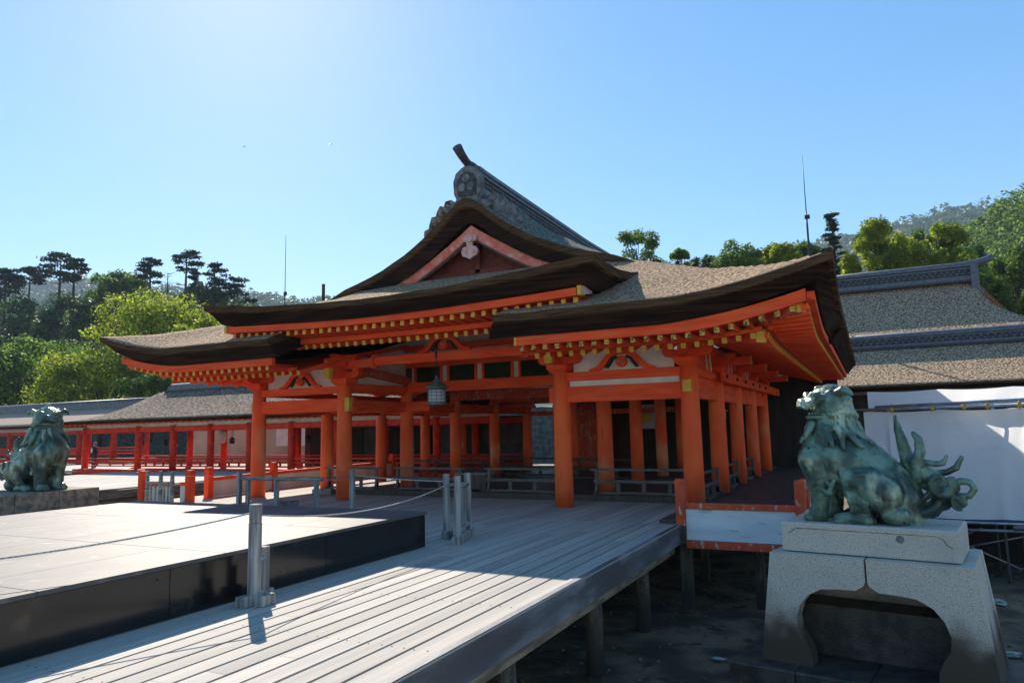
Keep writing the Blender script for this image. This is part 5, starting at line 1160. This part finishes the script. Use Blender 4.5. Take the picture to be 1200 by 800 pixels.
# visitor in the corridor
def person(loc):
    p0 = bpy.data.objects.new('person', None); col.objects.link(p0); p0.location = loc
    tag(p0, 'distant grey haired visitor in dark jacket and pale shirt standing in the corridor', 'person')
    me = bpy.data.meshes.new('body'); J = [(0, 0, .95), (0, 0, 1.2), (0, 0, 1.42), (0, 0, 1.52), (0, 0, 1.64), (-.1, 0, .9), (-.11, 0, .5), (-.11, 0, .06), (-.11, -.12, .03), (.1, 0, .9), (.11, 0, .5), (.11, 0, .06), (.11, -.12, .03), (-.19, 0, 1.4), (-.25, 0, 1.12), (-.24, -.1, .88), (.19, 0, 1.4), (.25, 0, 1.12), (.24, -.1, .88)]
    Ed = [(0, 1), (1, 2), (2, 3), (3, 4), (0, 5), (5, 6), (6, 7), (7, 8), (0, 9), (9, 10), (10, 11), (11, 12), (2, 13), (13, 14), (14, 15), (2, 16), (16, 17), (17, 18)]
    rad = [.15, .14, .13, .055, .10, .10, .07, .05, .045, .10, .07, .05, .045, .06, .045, .035, .06, .045, .035]
    me.from_pydata(J, Ed, []); o = bpy.data.objects.new('body', me); col.objects.link(o); me.skin_vertices if me.skin_vertices else None
    sk = o.modifiers.new('s', 'SKIN')
    for v, r in zip(me.skin_vertices[0].data, rad): v.radius = (r, r)
    me.skin_vertices[0].data[0].use_root = True
    o.modifiers.new('u', 'SUBSURF').levels = 1
    dg = bpy.context.evaluated_depsgraph_get(); dg.update(); m2 = bpy.data.meshes.new_from_object(o.evaluated_get(dg)); o.modifiers.clear(); o.data = m2; m2.name = 'body'
    m2.materials.clear(); m2.materials.append(M['cloth']); m2.materials.append(M['skin'])
    for pl in m2.polygons: pl.use_smooth = True; pl.material_index = 1 if pl.center.z > 1.5 else 0
    o.parent = p0
    mb = MB(); mb.ball((0, .02, 1.68), (.10, .11, .10), 10); h = mb.build('hair', M['hair']); h.parent = p0
    mb = MB(); mb.ball((-.06, -.10, 1.28), (.09, .06, .14), 8); h = mb.build('shirt', M['clothw']); h.parent = p0
pp = at(111, 521, 26.6); person((pp.x, 26.6, 0.02 if pp.z > 1.5 else pp.z - 1.6))

# ================================================================== POLES
def mast(px, y, ztop, zbot, label, r=.06):
    b = at(px, 400, y); f = thing('lightning_rod', (b.x, b.y, zbot), label, 'mast')
    h = ztop - zbot
    mb = MB(); mb.tube([(0, 0, 0), (0, 0, h * .62), (0, 0, h * .70)], [r, r * .8, r * .5], 8); o = mb.build('pole', M['black']); o.parent = f
    mb = MB(); mb.tube([(0, 0, h * .69), (0, 0, h)], [r * .5, r * .25], 6); o = mb.build('rod', M['tile']); o.parent = f
    mb = MB(); mb.box((-r * 1.5, -r, h * .66), (r * 2.5, r, h * .68)); o = mb.build('bracket', M['black']); o.parent = f
t = at(953, 180, 44); mast(956, 44, t.z, 6, 'tall thin dark lightning rod rising behind the right end of the hall roof', .07)
t = at(333, 276, 40); mast(333, 40, t.z, 3, 'thin dark rod rising behind the left part of the hall roof', .06)
p = at(379, 342, 24); mb = MB(); mb.bar((p.x, 24, 3.2), (p.x, 24, p.z + .35), .10, .10, up=Vector((0, 1, 0))); tag(mb.build('short_post', M['bark']), 'short dark post peeping over the left slope of the hall roof', 'post')
for k, (px, py) in enumerate(((286, 172), (388, 169))):
    p = at(px, py, 140); mb = MB(); mb.ball((p.x, p.y, p.z), (.30, .12, .12), 8)
    for s in (-1, 1): mb.add([(p.x, p.y - .15, p.z + .05), (p.x, p.y + .2, p.z + .05), (p.x + s * .5, p.y + .1, p.z + .22), (p.x + s * .9, p.y, p.z + .08)], [(0, 1, 2, 3)])
    tag(mb.build('bird', M['black']), ['tiny dark bird high in the sky above the left roof', 'tiny dark bird in the sky nearer the roof ridge'][k], 'bird')

# ================================================================== TREES AND HILLS
def crown(blobs, n, size, rnd, flat=False, droop=0, fill=.55):
    """leaf faces spread through blobs (cx,cy,cz,rx,ry,rz)"""
    mb = MB(); wts = [b[3] * b[4] + b[3] * b[5] for b in blobs]; tot = sum(wts); V_, F_ = [], []
    for b, wt in zip(blobs, wts):
        for _ in range(int(n * wt / tot)):
            th = rnd.uniform(0, 6.283); cz = rnd.uniform(-.75, 1); r = (fill + (1 - fill) * rnd.random()) if rnd.random() < .8 else rnd.random(); sr = math.sqrt(1 - min(1, cz * cz))
            d = Vector((sr * math.cos(th), sr * math.sin(th), cz))
            k = 1 + .30 * noise.noise(d * 2.3 + Vector((b[0], b[1], b[2])))
            c = Vector((b[0] + d.x * b[3] * r * k, b[1] + d.y * b[4] * r * k, b[2] + d.z * b[5] * r * k))
            nrm = (d * .6 + Vector((rnd.gauss(0, .6), rnd.gauss(0, .6), rnd.gauss(.25, .5)))).normalized()
            if flat: nrm = (Vector((0, 0, 1)) + Vector((rnd.gauss(0, .4), rnd.gauss(0, .4), 0))).normalized()
            a = nrm.cross(Vector((rnd.random() - .5, rnd.random() - .5, rnd.random() - .5))).normalized(); b2 = nrm.cross(a)
            s = size * rnd.uniform(.6, 1.35); i = len(V_)
            V_ += [c + a * s, c + b2 * s * .62, c - a * s * .9, c - b2 * s * .55]; F_.append((i, i + 1, i + 2, i + 3))
    mb.v = [tuple(v) for v in V_]; mb.f = [list(q) for q in F_]; mb.mi = [0] * len(F_); mb.sm = [False] * len(F_); return mb
def broadleaf(px, py_top, py_bot, y, width_px, lm, label, seed, leaves=5000, nb=16, group=None, leaf=None, shape=1.0, zb=None):
    rnd = random.Random(seed); T = at(px, py_top, y); B = at(px, py_bot, y); wpx = (at(px + 10, py_bot, y) - at(px - 10, py_bot, y)).length / 20
    W = width_px * wpx / 2; H = T.z - B.z; z0 = (B.z - .5 * H) if zb is None else zb
    f = thing('tree', (T.x, y, z0), label, 'tree', group); h = T.z - z0
    blobs = []
    for k in range(int(nb * 1.5)):
        a = rnd.uniform(0, 6.283); rr_ = math.sqrt(rnd.random()) * .92; zz = rnd.random() ** .8
        lim = math.sqrt(max(.05, 1 - (zz * .86 * shape) ** 2)); s = rnd.uniform(.13, .31)
        blobs.append((W * rr_ * lim * math.cos(a), W * rr_ * lim * math.sin(a) * .8, B.z - z0 + H * (.12 + .74 * zz), W * s, W * s, H * s * .35 + .35 * W * s))
    o = crown(blobs, leaves, leaf or max(.13, 1.25 * wpx), rnd).build('crown', M[lm], normals=False); o.parent = f
    mb = MB(); r0 = max(.12, h * .025); mb.tube([(0, 0, 0), (rnd.uniform(-.2, .2), 0, h * .35), (rnd.uniform(-.3, .3), 0, h * .7)], [r0, r0 * .7, r0 * .35], 8)
    for b in blobs[:9]: mb.tube([(0, 0, h * .35), (b[0] * .5, b[1] * .5, (h * .35 + b[2]) / 2), (b[0] * .9, b[1] * .9, b[2])], [r0 * .45, r0 * .3, r0 * .1], 5)
    o = mb.build('trunk', M['bark']); o.parent = f; return f
def pine(px, py_top, py_bot, y, width_px, label, seed, layers=6, group=None, lean=0, bare=.45, leaves=2600):
    rnd = random.Random(seed); T = at(px, py_top, y); B = at(px, py_bot, y); wpx = (at(px + 10, py_bot, y) - at(px - 10, py_bot, y)).length / 20
    W = width_px * wpx / 2; h = T.z - B.z; f = thing('pine_tree', (T.x, y, B.z), label, 'tree', group)
    mb = MB(); tr = [(lean * h * .0, 0, -h * .4), (lean * h * .3, 0, h * .3), (lean * h * .1, 0, h * .65), (0, 0, h * .96)]; mb.tube(tr, [h * .030, h * .024, h * .016, h * .006], 7)
    blobs = []
    for k in range(layers):
        t = bare + (1 - bare) * (k + .5) / layers; wk = W * (1.15 - .75 * ((k + .5) / layers)) * rnd.uniform(.6, 1.1)
        for q in range(3 + (k % 2)):
            a = rnd.uniform(0, 6.283); r = wk * rnd.uniform(.35, .85); c = (r * math.cos(a), r * math.sin(a), h * (t + rnd.uniform(-.03, .04))); s = W * rnd.uniform(.22, .38)
            blobs.append((*c, s * 1.25, s * 1.25, s * .42)); blobs.append((c[0] * 1.35, c[1] * 1.35, c[2] + h * .01, s * .8, s * .8, s * .2)); mb.tube([(0, 0, c[2] - h * .05), (c[0] * .6, c[1] * .6, c[2] - h * .03), c], [h * .008, h * .006, h * .003], 4)
    blobs.append((0, 0, h * .97, W * .28, W * .28, h * .045))
    o = mb.build('trunk', M['bark']); o.parent = f
    o = crown(blobs, leaves, max(.10, 1.0 * wpx), rnd, flat=False, fill=.1).build('crown', M['pine'], normals=False); o.parent = f; return f
# terrain: hill behind the left trees, hill right, far blue ridge
def hillmesh(name, pts, y0, y1, m, zb=-2, seed=0, rough=1.5, ny=10):
    """ridge line pts (px,py) at depth y1, sloping down towards y0"""
    R = [at(px, py, y1) for px, py in pts]; mb = MB(); vs = []; n = 60
    xs = [r.x for r in R]
    for j in range(ny + 1):
        t = j / ny; y = lerp(y0, y1, t)
        for i in range(n + 1):
            x1 = lerp(xs[0], xs[-1], i / n); z1 = interp([(r.x, r.z) for r in R], x1); x = x1 * lerp(y0 / y1, 1, t)
            vs.append((x, y, lerp(zb, z1, t ** .9) + rough * noise.noise(Vector((x * .03, y * .03, seed)))))
    W_ = n + 1
    mb.add(vs, [(j*W_ + i, j*W_ + i + 1, (j+1)*W_ + i + 1, (j+1)*W_ + i) for j in range(ny) for i in range(n)], 0, True)
    mb.add([vs[ny*W_ + i] for i in range(W_)] + [(vs[ny*W_ + i][0], y1 + 6, zb) for i in range(W_)], [(i, i + 1, W_ + i + 1, W_ + i) for i in range(n)], 0, True)
    tag(mb.build(name, M[m], normals=False), None, kind='structure'); return vs, W_, ny
def wood(name, label, pts, y0, y1, count, r, lm, seed, leaves=60, zb=-2, sizef=.35, rough=1.5, tmin=.15):
    """a wood covering a hillside: many small crowns in one mesh"""
    rnd = random.Random(seed); R = [at(px, py, y1) for px, py in pts]; tab = [(q.x, q.z) for q in R]; V_, F_ = [], []
    for _ in range(count):
        x1 = rnd.uniform(tab[0][0], tab[-1][0]); t = rnd.uniform(tmin, 1); y = lerp(y0, y1, t); x = x1 * lerp(y0 / y1, 1, t); z = lerp(zb, interp(tab, x1), t ** .9)
        rr_ = r * rnd.uniform(.6, 1.4); hh = rr_ * rnd.uniform(.8, 1.3)
        for _k in range(leaves):
            th = rnd.uniform(0, 6.283); cz = rnd.uniform(-.2, 1); sr = math.sqrt(1 - cz * cz); d = Vector((sr * math.cos(th), sr * math.sin(th), cz)); k = 1 + .3 * noise.noise(d * 2 + Vector((x, y, 0)))
            c = Vector((x + d.x * rr_ * k, y + d.y * rr_ * k, z + hh * .1 + d.z * hh * k)); nrm = (d + Vector((rnd.gauss(0, .5), rnd.gauss(0, .5), rnd.gauss(0, .4)))).normalized()
            a = nrm.cross(Vector((rnd.random() - .5, rnd.random() - .5, rnd.random() - .5))).normalized(); b2 = nrm.cross(a); s = rr_ * sizef * rnd.uniform(.6, 1.3); i = len(V_)
            V_ += [c + a * s, c + b2 * s * .7, c - a * s, c - b2 * s * .7]; F_.append((i, i + 1, i + 2, i + 3))
    me = bpy.data.meshes.new(name); me.from_pydata([tuple(v) for v in V_], [], F_); me.materials.append(M[lm]); me.update(); o = bpy.data.objects.new(name, me); col.objects.link(o)
    tag(o, label, 'wood', kind='stuff')
M['soil'] = mat('forest_floor', (.035, .05, .022), .95, (.02, .03, .014), .2)
HL = [(-160, 372), (0, 356), (60, 345), (110, 336), (160, 330), (215, 340), (260, 348), (300, 366), (360, 392), (430, 420)]
hillmesh('left_hill', [(a, b + 22) for a, b in HL], 78, 150, 'soil', seed=1)
wood('hillside_wood', 'dark wooded hillside behind the left corridors', [(a, b + 16) for a, b in HL], 78, 150, 560, 3.6, 'leaf_d', 11, leaves=220, sizef=.10)
HR = [(900, 370), (980, 360), (1060, 345), (1110, 322), (1135, 290), (1155, 264), (1180, 246), (1215, 232), (1300, 200), (1420, 180)]
hillmesh('right_hill', [(a, b + 12) for a, b in HR], 130, 260, 'soil', seed=4)
wood('hillside_wood', 'green wooded slope rising at the right edge beyond the sanctuary', [(a, b + 8) for a, b in HR], 130, 260, 800, 4.6, 'leaf_g', 12, leaves=230, sizef=.085, tmin=.25)
HF = [(560, 340), (700, 322), (820, 312), (900, 300), (960, 290), (1000, 281), (1040, 272), (1085, 258), (1120, 249), (1165, 246), (1200, 262), (1300, 280), (1400, 300)]
hillmesh('far_ridge', HF, 700, 1300, 'soil', seed=6, rough=14)
wood('far_wood', 'hazy blue wooded ridge in the far distance at right', [(a, b + 2) for a, b in HF], 700, 1300, 1600, 14, 'leaf_d', 13, leaves=45, sizef=.22, tmin=.6)
HG = [(-60, 341), (60, 335), (95, 330), (120, 338), (200, 344), (330, 352), (420, 360)]
hillmesh('far_slope', HG, 500, 900, 'soil', seed=9, rough=8)
wood('far_wood', 'hazy distant wooded slope between the left pines', HG, 500, 900, 900, 12, 'leaf_d', 14, leaves=45, sizef=.22, tmin=.7)
# left group
broadleaf(188, 345, 470, 66, 140, 'leaf_y', 'large rounded bright green tree right above the left roof corner', 21, 16000, 24)
broadleaf(240, 372, 420, 62, 55, 'leaf_y', 'small bright green tree just left of the raised eave tip', 22, 4000, 10)
broadleaf(55, 392, 500, 60, 130, 'leaf_g', 'dense mid green tree above the left lion dog', 23, 13000, 22)
broadleaf(122, 410, 490, 56, 110, 'leaf_y', 'yellow green tree below the tip of the lower left roof', 24, 12000, 20)
broadleaf(-15, 405, 500, 58, 90, 'leaf_g', 'green tree cut by the left edge of the view', 25, 8000, 16)
broadleaf(180, 435, 490, 54, 80, 'leaf_g', 'leafy tree just above the corridor ridge', 26, 6000, 12)
broadleaf(100, 398, 450, 74, 60, 'leaf_d', 'olive green tree behind the yellow green tree', 31, 4500, 10)
broadleaf(140, 315, 400, 108, 72, 'leaf_g', 'rounded green tree on the left skyline between the pines', 27, 9000, 16)
broadleaf(175, 325, 400, 104, 50, 'leaf_d', 'dark round tree right of the rounded skyline tree', 28, 6000, 12)
broadleaf(80, 348, 420, 92, 60, 'leaf_d', 'grey green tree on the slope below the tall pines', 29, 6000, 12)
broadleaf(15, 350, 430, 90, 70, 'leaf_d', 'dark green tree on the slope at the left edge', 30, 7000, 12)
broadleaf(235, 332, 400, 100, 60, 'leaf_d', 'dark tree on the skyline left of the raised eave', 32, 6000, 12)
for k, (px, a, b, y, wd, ly, bare, lab) in enumerate([(8, 314, 380, 100, 32, 6, .3, 'pine with flat tiers at the far left skyline'), (36, 313, 350, 104, 26, 4, .45, 'small pine with level branches left of the tallest left pines'),
        (72, 297, 350, 102, 34, 6, .35, 'tall full pine on the left skyline'), (88, 303, 360, 101, 24, 5, .5, 'slim pine beside the tall full pine'), (177, 302, 350, 106, 30, 5, .35, 'dense pine right of the rounded skyline tree'),
        (219, 295, 352, 104, 32, 4, .58, 'umbrella shaped pine with a long bare trunk'), (252, 308, 356, 103, 30, 6, .3, 'dark pine just left of the raised eave tip'), (228, 318, 352, 105, 16, 3, .5, 'little pine under the umbrella shaped pine'), (275, 326, 360, 101, 34, 5, .2, 'low dark pine behind the raised eave tip')]):
    pine(px, a, b, y, wd, lab, 40 + k, ly, None, 0, bare)
# bare tree
p = at(196, 344, 106); f = thing('bare_tree', (p.x, 106, p.z), 'dead bare tree between two skyline pines', 'tree'); mb = MB(); rnd = random.Random(5); mb.tube([(0, 0, 0), (0, 0, 4.6)], [.16, .07], 5)
for k in range(14): a = rnd.uniform(0, 6.28); z = rnd.uniform(1.6, 4.6); L = rnd.uniform(.8, 2.4); mb.tube([(0, 0, z), (math.cos(a) * L * .5, math.sin(a) * L * .5, z + .3), (math.cos(a) * L, math.sin(a) * L, z + rnd.uniform(.1, .9))], [.06, .04, .02], 4)
o = mb.build('trunk', M['glint']); o.parent = f
# middle group behind the hall roof
broadleaf(744, 268, 320, 70, 64, 'leaf_g', 'airy dark green treetop just above the right roof slope', 51, 4200, 14)
broadleaf(795, 289, 325, 72, 34, 'leaf_g', 'small pointed treetop right of the airy treetop', 52, 2600, 10)
for k, (px, a, b, y, wd, lm, lab, n_) in enumerate([(822, 297, 340, 76, 44, 'leaf_d', 'low dark treetop at the left end of the row behind the roof', 4000), (866, 279, 345, 74, 76, 'leaf_g', 'mid green tree with uneven top in the row behind the roof', 9000), (908, 282, 345, 76, 66, 'leaf_y', 'yellow green treetop below the tall rod', 8000), (942, 279, 345, 79, 56, 'leaf_g', 'green treetop left of the conifer beside the tall rod', 7000),
        (1020, 256, 360, 72, 88, 'leaf_y', 'bright yellow green tree right of the roof corner', 17000), (1060, 268, 350, 80, 66, 'leaf_g', 'green tree between the roof corner and the sanctuary ridge', 9000), (1100, 256, 370, 78, 100, 'leaf_y', 'broad bright green tree above the sanctuary ridge', 18000), (1150, 318, 420, 72, 90, 'leaf_g', 'dense green tree beside the right end of the sanctuary ridge', 16000),
        (1182, 278, 420, 90, 84, 'leaf_g', 'large green tree at the right edge above the lower sanctuary roof', 15000), (1212, 335, 430, 74, 80, 'leaf_y', 'bright green bushy tree cut by the right edge', 12000), (1135, 276, 400, 86, 60, 'leaf_d', 'dark green tree tucked behind the right end of the sanctuary ridge', 8000), (1078, 270, 360, 74, 70, 'leaf_y', 'bright tree filling the gap left of the broad bright tree', 10000), (885, 288, 345, 84, 60, 'leaf_d', 'dark tree filling the gap behind the roof row', 6000), (985, 292, 350, 82, 60, 'leaf_g', 'green tree half hidden behind the right roof corner', 8000)]):
    broadleaf(px, a, b, y, wd, lm, lab, 60 + k, n_, 26)
pine(974, 250, 330, 74, 34, 'dark upright conifer just right of the tall rod', 71, 12, None, 0, .02, 9000)

# ================================================================== AIR
HZT = max([(o.matrix_world @ Vector(c)).z for o in col.objects if o.type == 'MESH' and o.name.startswith(('far_', 'hillside', 'right_hill')) for c in o.bound_box]) + 4
mb = MB(); mb.box((-1800, -300, GZ - 1.4), (1500, 1510, HZT))
hz = mb.build('haze', [])
m = bpy.data.materials.new('haze_air'); m.use_nodes = True; t = m.node_tree; t.nodes.remove(t.nodes['Principled BSDF'])
v = t.nodes.new('ShaderNodeVolumePrincipled'); v.inputs['Color'].default_value = (.60, .78, 1, 1); v.inputs['Density'].default_value = .00016; v.inputs['Anisotropy'].default_value = .1
t.links.new(v.outputs[0], t.nodes['Material Output'].inputs['Volume']); hz.data.materials.append(m)
tag(hz, None, kind='stuff')
